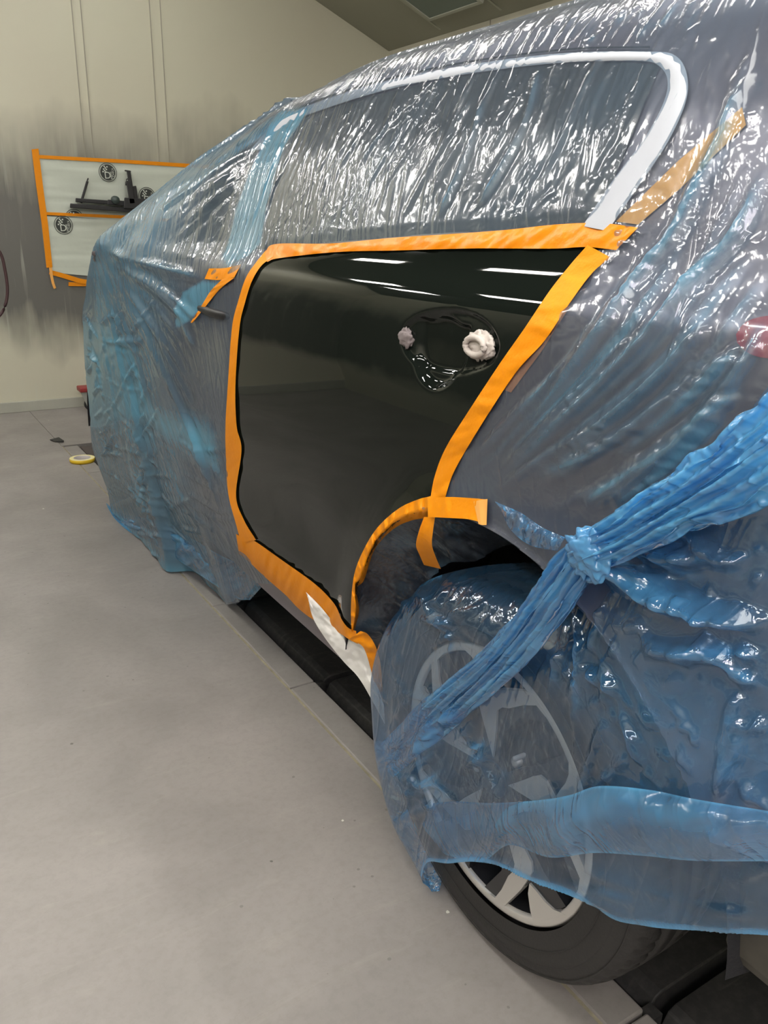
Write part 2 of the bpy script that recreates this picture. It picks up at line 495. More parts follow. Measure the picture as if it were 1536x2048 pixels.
# sloping coves along both sides
cov = st(pymesh('wall_cove', [(XR, YR, HCOVE), (XR, YB, HCOVE), (xi, YB, CT), (xi, YR, CT)], [(0, 1, 2, 3)], COVE))
st(pymesh('wall_cove.001', [(XL, YR, HCOVE), (XL, YB, HCOVE), (xl, YB, CT), (xl, YR, CT)], [(3, 2, 1, 0)], pmat('near_cove_dark_grey', (.06, .062, .055), .5)))

def cove_pt(y, s, off=0.004):
    u = np.array([-.595, 0, .236]); u /= np.linalg.norm(u); nrm = np.array([-.236, 0, -.595]); nrm /= np.linalg.norm(nrm)
    return np.array([XR, y, HCOVE]) + u * s + nrm * off
k = 0
for y0 in (4.743, 4.15, 3.50, 2.9):
    k += 1
    # strip joining two cove panels
    P = [cove_pt(y0 - .008, .05, .002), cove_pt(y0 + .008, .05, .002), cove_pt(y0 + .008, 1.8, .002), cove_pt(y0 - .008, 1.8, .002)]
    st(pymesh('trim_%d' % (30 + k), P, [(0, 1, 2, 3)], COVET, solid=.003))
def hatch(y0, y1, s0, s1):
    o = pymesh('lamp_hatch', [cove_pt(y0, s0, .02), cove_pt(y1, s0, .02), cove_pt(y1, s1, .02), cove_pt(y0, s1, .02)], [(0, 1, 2, 3)], GLASSH, solid=.01)
    meta(o, 'dark glass lamp hatch in the sloping grey cove, its corner in view' if y1 > 4.3 else 'dark glass lamp hatch in the cove, hidden above the roof of the car', 'lamp hatch')
    fr = MB()
    for (a, b_, c, d) in ((y0 - .02, y1 + .02, s0 - .02, s0), (y0 - .02, y1 + .02, s1, s1 + .02), (y0 - .02, y0, s0, s1), (y1, y1 + .02, s0, s1)):
        fr.prism([cove_pt(a, c, .0), cove_pt(b_, c, .0), cove_pt(b_, d, .0), cove_pt(a, d, .0)], [cove_pt(a, c, .03), cove_pt(b_, c, .03), cove_pt(b_, d, .03), cove_pt(a, d, .03)])
    fr.build('frame', COVET, o)
hatch(4.18, 4.66, .19, .95)
hatch(3.55, 4.05, .19, .95)
# skirting on the back wall, seams between wall panels
st(MB().box(XL, XR, YB - .018, YB, 0, .065).build('baseboard_back', pmat('skirting_grey', (.40, .40, .34), .5, noise=.15, nscale=8), bevel=.003))
st(MB().box(XR - .018, XR, YR, YB, 0, .065).build('baseboard_right', WALL2, bevel=.003))
seams = on_y([(161.7, 17.6), (174, 160), (187.5, 313.5), (319.4, 0), (338.4, 319), (300.3, 44), (310.6, 190)], YB)
k = 0
for x in (seams[:3, 0].mean(), seams[3:5, 0].mean(), seams[5:, 0].mean(), seams[0, 0] - .05):
    k += 1
    st(MB().box(x - .0022, x + .0022, YB - .004, YB, .07, 3.2).build('trim_%d' % (40 + k), SEAM))
for y in (4.3, 3.2, 2.1):
    k += 1; st(MB().box(XR - .004, XR, y - .003, y + .003, .07, HCOVE).build('trim_%d' % (40 + k), SEAM))

# ------------------------------------------------------------------ things on and by the back wall
ORANGE = pmat('orange_masking_tape', (.80, .27, .003), .5, spec=.25, noise=.05, nscale=40, bump=.25, bscale=120)
ORANGE2 = pmat('orange_tape_glossy', (.76, .235, .004), .32, spec=.35, noise=.05, nscale=40, bump=.5, bscale=35)
AMBER = pmat('amber_tape', (.86, .42, .10), .4, noise=.05, nscale=40)
PAPER = pmat('milky_masking_film', (.56, .60, .52), .38, noise=.05, nscale=6, bump=.5, bscale=7)
WHITEF = pmat('white_masking_paper', (.80, .79, .76), .45, noise=.04, nscale=10, bump=.5, bscale=22)
BLACKM = pmat('black_metal', (.022, .022, .024), .38)
INK = pmat('black_ink', (.035, .04, .035), .6)
INKW = pmat('unprinted_white', (.62, .66, .58), .6)

def wpt(px, dy=0.0):
    return on_y([px], YB - dy)[0]
def wall_grid(corners, n, m, name, material, parent, dy=.006, amp=.006, seed=1):
    """four pixel corners (tl, tr, br, bl) on the back wall -> gently creased sheet"""
    tl, tr, br, bl = [wpt(c) for c in corners]
    u = np.linspace(0, 1, n)[None, :, None]; v = np.linspace(0, 1, m)[:, None, None]
    P = (tl * (1 - u) + tr * u) * (1 - v) + (bl * (1 - u) + br * u) * v
    U, W = np.meshgrid(np.linspace(0, 1, n), np.linspace(0, 1, m))
    e = vnoise(U * 5, W * 12 + U * 3, seed) * .7 + vnoise(U * 14 + W * 6, W * 20, seed + 1) * .3
    P = P.copy(); P[..., 1] = YB - dy - amp * (e + 1) / 2
    return mesh_np(name, P.reshape(-1, 3), grid_faces(m, n), material, parent)
ban = empty('hanging_masking_sheet', tuple(wpt((95, 560))), 'milky masking sheet with round black logos, orange-taped to the back wall', 'masking sheet')
wall_grid([(72, 312), (620, 350), (620, 470), (94, 430)], 90, 40, 'upper_sheet', PAPER, ban, seed=3)
wall_grid([(92, 432), (620, 462), (620, 592), (104, 545)], 90, 40, 'lower_sheet', PAPER, ban, seed=8)

def wall_tape(P, w0, w1, name, parent, dy=.013, m_=None, sub=40):
    C_ = resample(P, sub); T = np.gradient(C_, axis=0); T /= np.linalg.norm(T, axis=1)[:, None]
    Nn = np.c_[-T[:, 1], T[:, 0]]; w = np.linspace(w0, w1, sub)[:, None] / 2
    A = C_ + Nn * w; B = C_ - Nn * w
    V = []
    for a, b_ in zip(A, B):
        for t in np.linspace(0, 1, 4):
            p = wpt(a * (1 - t) + b_ * t, dy + .0015 * math.sin(len(V) * .9)); V.append(p)
    return mesh_np(name, V, grid_faces(sub, 4), m_ or ORANGE, parent)
wall_tape([(70, 298), (79, 370), (90, 450), (99, 535)], 14, 12, 'tape_strip', ban, .016)
wall_tape([(70, 313), (235, 322), (420, 334), (640, 350)], 7, 8, 'tape_strip', ban, .014)
wall_tape([(92, 427), (250, 434), (420, 447), (640, 465)], 6, 7, 'tape_strip', ban, .015)
wall_tape([(99, 544), (125, 551), (160, 562), (200, 568), (400, 590)], 9, 11, 'tape_strip', ban, .018)
wall_tape([(137, 568), (165, 569), (186, 569)], 8, 6, 'tape_strip', ban, .012)
wall_tape([(101, 535), (103, 552), (106, 566), (110, 577)], 6, 5, 'tape_tail', ban, .03, AMBER, 16)

def disc(c, r, y, n=40, hole=None):
    V = [(c[0] + r * math.cos(2 * PI * i / n), y, c[2] + r * math.sin(2 * PI * i / n)) for i in range(n)]
    if hole is None: return V, [tuple(range(n))]
    V += [(c[0] + hole * math.cos(2 * PI * i / n), y, c[2] + hole * math.sin(2 * PI * i / n)) for i in range(n)]
    return V, [(i, (i + 1) % n, n + (i + 1) % n, n + i) for i in range(n)]

def text_mesh(name, s, size, m, loc, rot, parent, extrude=.0004):
    cu = bpy.data.curves.new(name, 'FONT'); cu.body = s; cu.size = size; cu.extrude = extrude; cu.align_x = 'CENTER'; cu.align_y = 'CENTER'
    t = bpy.data.objects.new('tmp', cu); C.objects.link(t)
    me = bpy.data.meshes.new_from_object(t.evaluated_get(bpy.context.evaluated_depsgraph_get()))
    C.objects.unlink(t); bpy.data.objects.remove(t); bpy.data.curves.remove(cu)
    mt = Matrix.Translation(loc) @ rot
    me.transform(mt)
    return link(name, me, m, parent, False)
RX = Matrix.Rotation(PI / 2, 4, 'X')
def logo(px, R=.052, clip=None):
    c = wpt(px); y = YB - .0135
    V, Fc = disc(c, R * .86, y)
    if clip is not None: V = [(a, b_, max(d, clip)) for a, b_, d in V]
    l = pymesh('logo', V, Fc, INK, ban)
    V, Fc = disc(c, R * 1.04, y, 40, R * .97)
    if clip is not None: V = [(a, b_, max(d, clip)) for a, b_, d in V]
    pymesh('ring', V, Fc, INK, l)
    q = MB(); s = R * .15
    for i in range(5):
        for j in range(3):
            if (i + j) % 2: continue
            x0 = c[0] - R * .62 + j * s * 1.05 + i * s * .30; z0 = c[2] - R * .02 + i * s * .95 - j * s * .1
            if clip is not None and z0 < clip: continue
            q.prism([(x0, y - .001, z0), (x0 + s, y - .001, z0), (x0 + s, y - .001, z0 + s), (x0, y - .001, z0 + s)],
                    [(x0, y - .0005, z0), (x0 + s, y - .0005, z0), (x0 + s, y - .0005, z0 + s), (x0, y - .0005, z0 + s)])
    q.build('checks', INKW, l)
    if clip is None:
        rot = Matrix.Rotation(-.05, 4, 'Y') @ RX
        text_mesh('lettering', 'D', R * 1.05, INKW, Vector((c[0] - R * .05, y - .001, c[2] - R * .35)), rot, l)
        rv = Matrix.Rotation(-PI / 2 - .1, 4, 'Y') @ RX
        text_mesh('lettering', 'paint', R * .42, INKW, Vector((c[0] + R * .34, y - .001, c[2] - R * .32)), rv, l)
        text_mesh('lettering', 'CHECK', R * .30, INKW, Vector((c[0] + R * .60, y - .001, c[2] + R * .02)), rv, l)
logo((214.5, 345)); logo((293, 393)); logo((126, 450)); logo((148, 437), clip=wpt((148, 428))[2])

# black tool hanger on the wall
th = empty('tool_bracket', tuple(wpt((200, 412))), 'black metal clamp bracket with upright arm mounted on the back wall', 'tool bracket')
def wbar(a, b_, w, d0, d1, name, parent=th, m_=BLACKM, bevel=.004):
    a = np.array(a, float); b_ = np.array(b_, float); t = (b_ - a) / np.linalg.norm(b_ - a); nn = np.array([-t[1], t[0]]) * w / 2
    q = [a + nn, b_ + nn, b_ - nn, a - nn]
    return MB().prism([wpt(p, d0) for p in q], [wpt(p, d1) for p in q]).build(name, m_, parent, bevel=bevel)
wbar((140, 411), (300, 423), 9, .02, .08, 'base_rail')
wbar((151, 400), (262, 408), 8, .02, .07, 'upper_rail')
wbar((248, 406), (310, 410), 22, .02, .10, 'clamp_block')
wbar((215, 404), (262, 408), 10, .02, .085, 'slide')
wbar((258, 361), (265, 408), 12, .03, .10, 'column')
wbar((268, 372), (274, 408), 9, .03, .09, 'column')
wbar((257, 342), (261, 368), 8, .04, .08, 'upright_arm')
wbar((249, 341), (262, 343), 3, .04, .08, 'hook')
MB().tube([wpt(p, .07) for p in [(258, 356), (253, 359), (252, 364), (252, 371)]], .004, 8).build('wire_clip', BLACKM, th, True)
wbar((162, 406), (175, 362), 5.5, .03, .06, 'pointed_arm')
wbar((174, 363), (176.5, 356), 3, .035, .055, 'arm_tip')
c = wpt((231.5, 400), .10)
V, Fc = [], []
for yy_, rr in ((0, 0), (0, .022), (.03, .025), (.036, 0)):
    for i in range(24): V.append((c[0] + rr * math.cos(2 * PI * i / 24), c[1] - .01 + yy_, c[2] + rr * math.sin(2 * PI * i / 24)))
for j in range(3):
    for i in range(24): Fc.append((j * 24 + i, j * 24 + (i + 1) % 24, (j + 1) * 24 + (i + 1) % 24, (j + 1) * 24 + i))
pymesh('clamp_knob', V, Fc, pmat('dark_green_knob', (.05, .07, .065), .35), th, True)

# hose looped at the left edge
hp = [(-60, 440), (-30, 470), (0, 505), (10, 540), (15, 580), (10, 612), (-5, 635), (-40, 655)]
o = MB().tube([on_y([p], 4.6)[0] for p in curve_px(hp, 40)], .0075, 12).build('hanging_air_hose', pmat('dark_red_rubber', (.06, .028, .03), .45), None, True)
meta(o, 'thin dark red air hose curving in at the left edge of the picture', 'hose')
o.location = (0, 0, 0)

# castor of a trolley behind the car
tp = on_floor([(166, 822)])[0]
tr = empty('trolley_castor', tuple(tp), 'red topped castor foot of a trolley just behind the front of the car', 'castor')
cx_, cy_ = tp[0] + .03, tp[1]
MB().box(cx_ - .045, cx_ + .09, cy_ - .05, cy_ + .05, .125, .155).build('top_plate', pmat('red_paint', (.28, .03, .03), .5), tr, bevel=.006)
f = MB()
f.prism([(cx_ - .040, cy_ - .03, .125), (cx_ + .06, cy_ - .03, .125), (cx_ + .06, cy_ - .03, .03), (cx_ - .005, cy_ - .03, .03)],
        [(cx_ - .040, cy_ - .022, .125), (cx_ + .06, cy_ - .022, .125), (cx_ + .06, cy_ - .022, .03), (cx_ - .005, cy_ - .022, .03)])
f.build('fork', pmat('zinc', (.45, .46, .42), .4, .6), tr, bevel=.003)
V, Fc = lathe_x([(-.015, .0), (-.015, .03), (-.012, .038), (.012, .038), (.015, .03), (.015, 0)], 0, 0, 32)
V = [(cx_ + .02 + y, cy_ + x, .038 + z) for x, y, z in V]
pymesh('wheel', V, Fc, pmat('black_rubber_small', (.02, .02, .02), .6), tr, True)

# roll of yellow tape on the floor and a dark scrap
rc = on_floor([(165, 923)])[0]
def roll_part(name, prof, m_, parent):
    V, Fc = lathe_x(prof, 0, 0, 64)
    V = [(rc[0] + y, rc[1] + z, x) for x, y, z in V]
    return pymesh(name, V, Fc, m_, parent, True)
ro = empty('tape_roll', (rc[0], rc[1], 0), 'roll of yellow masking tape lying on the floor beside the car', 'tape roll')
roll_part('wound_tape', [(.001, .040), (.001, .0585), (.0095, .060), (.018, .0595), (.019, .0405), (.001, .040)], pmat('yellow_tape', (.78, .52, .02), .45, noise=.08, nscale=60), ro)
roll_part('tape_face', [(.0193, .0595), (.0196, .058), (.0196, .042), (.0193, .0405)], pmat('pale_yellow_edge', (.80, .72, .36), .5, noise=.1, nscale=50), ro)
roll_part('cardboard_core', [(.001, .037), (.021, .037), (.021, .0402), (.001, .0402), (.001, .037)], pmat('core_card', (.50, .46, .44), .7), ro)
sp = on_floor([(100, 881), (118, 878.5), (128, 883), (127, 885.5), (110, 885)])
o = MB().prism([p + np.array([0, 0, .002]) for p in sp], [p + np.array([0, 0, .006 + .006 * (i % 2)]) for i, p in enumerate(sp)]).build('rubber_scrap', pmat('dark_scrap', (.03, .03, .028), .6))
meta(o, 'small dark scrap lying on the floor near the back wall', 'scrap')
hb = on_floor([(160, 893), (181, 893), (195, 915), (178, 912)])
o = MB().prism([p - np.array([0, 0, .004]) for p in hb], [p + np.array([0, 0, .001]) for p in hb]).build('drain_cover', pmat('rusty_drain', (.06, .048, .045), .7))
meta(o, 'dark square drain cover in the floor beside the tape roll', 'drain cover')

# ------------------------------------------------------------------ the car
PAINT = pmat('black_gloss_paint', (.006, .0085, .0068), .03, spec=.36)
PAINT2 = pmat('dark_metallic_paint', (.22, .195, .215), .33, .65)
GLASS = pmat('dark_window_glass', (.014, .019, .017), .34, spec=.7)
RUBBER = pmat('tyre_rubber', (.022, .021, .020), .55, noise=.15, nscale=30, bump=.15, bscale=200)
SILVER = pmat('machined_silver', (.62, .60, .56), .36, .45)
DISHM = pmat('dark_gloss_wheel_paint', (.018, .019, .021), .25, coat=.3)
LINER = pmat('black_liner_felt', (.010, .010, .012), .95, bump=.8, bscale=60)
TRIMW = pmat('white_foam_edging', (.42, .44, .48), .6, noise=.05, nscale=20)
PLASTIC = pmat('black_trim_plastic', (.012, .012, .014), .45)

car = empty('car', (CARX, 2.0, 0), 'dark car over the pit, rear door bare, the rest under blue film', 'car')

DOORPX = [(534, 512), (675, 497), (903, 483), (1112, 475), (1200, 477), (1196, 505), (1130, 590), (1020, 735), (905, 910), (872, 990),
          (850, 1007), (810, 1032), (772, 1062), (739, 1112), (717, 1162), (708, 1210), (703, 1262),
          (690, 1262), (620, 1215), (550, 1160), (492, 1098), (480, 1060), (464, 1000), (460, 920), (461, 780), (470, 655), (495, 562)]
_d = hit(np.array(DOORPX, float), XBt, 0.0)
DOOR = _d[:, 1:]
def pxYH(P, tab=None, off=0.0): return hit(np.array(P, float), XBt if tab is None else tab, off)[:, 1:]

# body shell
ys = np.r_[np.arange(.14, 3.88, .010), 3.885]
hsv = np.r_[np.arange(.26, 1.43, .010), np.arange(1.432, 1.4745, .0022), [1.4746]]
YY, HS = np.meshgrid(ys, hsv, indexing='ij')
HH = Hden(YY, HS); XX = Xbody(YY, HH)
XX = np.where(XX > CARX, CARX, XX)
cols = np.arange(len(hsv))
nR, nC = YY.shape
Vn = np.stack([XX, YY, HH], -1)
Vf = Vn[:, ::-1].copy(); Vf[..., 0] = 2 * CARX - Vf[..., 0]
VV = np.concatenate([Vn, Vf[:, 1:]], 1); nC2 = VV.shape[1]
cen = (VV[:-1, :-1] + VV[1:, 1:]) / 2
near = cen[..., 0] < CARX
mask = np.ones(cen.shape[:2], bool)
for wy in (WY, WY2):
    mask &= ~((np.hypot(cen[..., 1] - wy, cen[..., 2] - WZ) < ARCH - .001) & (cen[..., 2] < .9))
dm = inpoly(cen[..., 1], cen[..., 2], DOOR) & near
mask &= ~((cen[..., 2] < .50) & (cen[..., 1] < .60))
for wy in (WY, WY2):
    circ = [(wy + ARCH * math.cos(2 * PI * i / 240), WZ + ARCH * math.sin(2 * PI * i / 240)) for i in range(240)]
    VV = snap(VV, mask & ~dm, circ, .010)
body = mesh_np('body_shell', VV.reshape(-1, 3), grid_faces(nR, nC2, mask & ~dm), PAINT2, car)
# rear and front closing panels
for yi, nm in ((0, 'tailgate'), (-1, 'front_end')):
    ring = VV[yi].copy(); ring[:, 2] = np.maximum(ring[:, 2], .50 if yi == 0 else .30); c0 = ring.mean(0); V = np.vstack([ring, [[CARX, c0[1] - (.03 if yi == 0 else -.03), .7]]])
    k = len(V) - 1
    mesh_np(nm, V, [(i, i + 1, k) if yi else (i + 1, i, k) for i in range(len(ring) - 1)], PAINT2, car)
MB().box(.90, 2.04, .42, 3.6, .27, .33).build('underbody', LINER, car)
MB().box(1.04, 1.07, .17, 1.35, .22, .75).build('inner_panel', LINER, car)
lb = MB().box(.712, 2.2, .15, .395, .345, .56); lb.build('rear_bumper_valance', pmat('scuffed_grey_valance', (.055, .05, .04), .6, noise=.5, nscale=35), car, bevel=.02)

# wheel housings
def housing(wy):
    V = []; n = 48; xs = (.695, .74, .85, 1.02)
    for i in range(n + 1):
        a = .06 + (PI - .12) * i / n
        for j, x in enumerate(xs):
            r = (ARCH, ARCH + .01, ARCH + .01, ARCH)[j]; V.append((x, wy + r * math.cos(a), max(.05, WZ + r * math.sin(a))))
    Fc = [(i * 4 + j, i * 4 + j + 1, (i + 1) * 4 + j + 1, (i + 1) * 4 + j) for i in range(n) for j in range(3)]
    k = len(V); V.append((1.02, wy, WZ)); Fc4 = Fc + [(i * 4 + 3, k, k, (i + 1) * 4 + 3) for i in range(n)]
    Fc4 = Fc + [(i * 4 + 3, (i + 1) * 4 + 3, k) for i in range(n)]
    pymesh('wheel_housing', V, Fc4, LINER, car, True)
housing(WY); housing(WY2)

# rear door with its handle recess
dy_ = .003
dys = np.arange(.60, 1.86, dy_); dhs = np.arange(.34, 1.16, dy_)
DY, DH = np.meshgrid(dys, dhs, indexing='ij')
DX = Xbody(DY, DH) - .0008
HB = on_x([(889, 684)], .678)[0]
oy, oh = HB[1], HB[2]
e1 = np.hypot((DY - (oy)) / .112, (DH - (oh - .004 * np.sin((DY - oy) * 20))) / .043)
sy, sh = oy + .018, oh - .006
yy_ = (DY - sy) / .062; zz_ = (DH - sh)
e2 = np.hypot(yy_, np.where(zz_ > 0, zz_ / .040, zz_ / .062))
e2 = np.where((np.abs(yy_) < 1) & (zz_ > -.01) & (zz_ < .03), np.minimum(e2, np.abs(yy_)), e2)
DX = DX + .0060 * sstep(1.04, .93, e1)
DX = DX + .0125 * sstep(1.05, .80, e2) * (.75 + .35 * sstep(.03, -.05, zz_))
DX = np.where(e2 < 1.4, (np.roll(DX, 1, 0) + np.roll(DX, -1, 0) + np.roll(DX, 1, 1) + np.roll(DX, -1, 1) + 2 * DX) / 6, DX)
dc = (DY[:-1, :-1] + dy_ / 2, DH[:-1, :-1] + dy_ / 2)
dmask = inpoly(dc[0], dc[1], DOOR) | ((polydist(dc[0], dc[1], DOOR) < .006) & (np.hypot(dc[0] - WY, dc[1] - WZ) > ARCH - .002))
door = mesh_np('rear_door', np.stack([DX, DY, DH], -1).reshape(-1, 3), grid_faces(*DY.shape, dmask), PAINT, car)
# crumpled foam plugs in the openings left by the handle
def lump(name, c, r, m_, parent, seed, n=28):
    V = []; rg = np.random.default_rng(seed)
    A, B = np.meshgrid(np.linspace(0, 2 * PI, n, endpoint=False), np.linspace(-PI / 2, PI / 2, n), indexing='ij')
    q = 1 + .22 * vnoise(A * 2.2 + 5, B * 3.1 + 9, seed) + .12 * vnoise(A * 5, B * 6, seed + 2)
    P = np.stack([c[0] + r[0] * q * np.cos(B) * np.cos(A), c[1] + r[1] * q * np.cos(B) * np.sin(A), c[2] + r[2] * q * np.sin(B)], -1)
    i = np.arange(n * n).reshape(n, n); j = np.roll(i, -1, 0)
    Fq = np.stack([i[:, :-1], j[:, :-1], j[:, 1:], i[:, 1:]], -1).reshape(-1, 4)
    return mesh_np(name, P.reshape(-1, 3), Fq, m_, parent, attr=np.full(n * n, .75))
fp = on_x([(960, 692), (813, 677)], .682)
WAD = pmat('crumpled_white_foam', (.50, .45, .41), .7, bump=.5, bscale=90)
lump('foam_plug', fp[0], (.008, .030, .0175), WAD, door, 4)
V = [fp[0] + np.array([-.009, .020 * math.cos(a), .0115 * math.sin(a)]) for a in np.linspace(0, 2 * PI, 26)]
MB().tube(V, .0042, 8).build('foam_ring', WAD, door, True)
lump('foam_plug', fp[1], (.007, .017, .015), pmat('grey_foam', (.20, .17, .17), .7, bump=.5, bscale=90), door, 9)

# window with a white foam edge
def patch(name, poly, step, off, m_, parent, tab=None, jit=None):
    poly = np.asarray(poly); lo = poly.min(0) - step; hi = poly.max(0) + step
    A, B = np.meshgrid(np.arange(lo[0], hi[0], step), np.arange(lo[1], hi[1], step), indexing='ij')
    X = Xbody(A, B) - off if tab is None else bil(tab, A, B) - off
    return mesh_np(name, np.stack([X, A, B], -1).reshape(-1, 3),
                   grid_faces(*A.shape, inpoly(A[:-1, :-1] + step / 2, B[:-1, :-1] + step / 2, poly)), m_, parent)
def strip(name, A, B, off, m_, parent=None, n=80, k=6, tab=None, wob=.0008, smoothpx=True, puff=0, inward=None, solid=0):
    """ribbon between two pixel edges laid on the car's side"""
    A = curve_px(A, n) if smoothpx else resample(A, n); B = curve_px(B, n) if smoothpx else resample(B, n)
    T = np.linspace(0, 1, k)
    P = (A[:, None] * (1 - T)[None, :, None] + B[:, None] * T[None, :, None]).reshape(-1, 2)
    W = hit(P, XBt if tab is None else tab, off)
    tt = np.tile(T, n); ii = np.repeat(np.arange(n), k)
    dx = wob * vnoise(ii * 14. / n * (n / 100) , tt * 1.6 + ii * .05 + 7, int(abs(A[0, 0])) % 97) * 2 - puff * np.sin(PI * tt)
    if inward is not None: dx = dx + inward * np.clip((tt - .55) / .45, 0, 1) ** 1.3
    W = W + rays(P) / rays(P)[:, :1] * dx[:, None]
    o = mesh_np(name, W, grid_faces(n, k), m_, parent)
    if solid:
        s = o.modifiers.new('thick', 'SOLIDIFY'); s.thickness = solid; s.offset = 0
    return o
WIN_O = [(1215, 462), (1275, 375), (1335, 285), (1371, 205), (1374, 150), (1352, 112), (1300, 103), (1130, 106), (960, 126), (800, 156), (660, 196), (560, 238), (500, 300)]
WIN_I = [(1165, 452), (1225, 362), (1290, 275), (1327, 205), (1335, 160), (1318, 132), (1280, 122), (1130, 125), (960, 144), (800, 173), (665, 212), (572, 250), (520, 300)]
glass = strip('window_glass', [(555, 262), (700, 205), (900, 158), (1130, 122), (1320, 130)], [(480, 500), (650, 492), (900, 475), (1080, 462), (1190, 452)], .001, GLASS, car, 60, 40, wob=0)
strip('window_edging', WIN_O, WIN_I, .0035, TRIMW, car, 140, 8, wob=0, puff=.003)
strip('window_seal', [(552, 232), (700, 177), (900, 128), (1130, 97), (1300, 92)], [(553, 236), (700, 181), (900, 132), (1130, 101), (1300, 96)], .003, PLASTIC, car, 80, 3, wob=0)
# front window
strip('front_window_glass', [(430, 330), (480, 280), (530, 248)], [(350, 520), (420, 512), (462, 500)], .001, GLASS, car, 30, 30, wob=0)
# tail lamp at the right edge
strip('tail_lamp', [(1472, 668), (1490, 645), (1530, 632), (1600, 628)], [(1474, 685), (1495, 705), (1530, 716), (1600, 718)], .0006, pmat('red_lens', (.34, .06, .07), .2, coat=.5), car, 30, 12, wob=0, puff=0)
# front door handle, door mirror
hb = hit(np.array([(425, 625)], float), XBt)[0]
MB().tube([hb + np.array([.004, .10, .005]), hb + np.array([-.002, .07, .003]), hb + np.array([-.003, 0, 0]), hb + np.array([-.002, -.08, 0]), hb + np.array([.006, -.10, 0])],
          [.006, .009, .011, .010, .006], 12).build('front_door_handle', PLASTIC, car, True)
mh = MIR + np.array([.085, .015, -.035])
lump('door_mirror', mh, (.080, .05, .055), PAINT2, car, 31)
MB().tube([mh + np.array([.05, 0, -.02]), mh + np.array([.12, 0, -.03])], .02, 12).build('mirror_arm', PLASTIC, car, True)

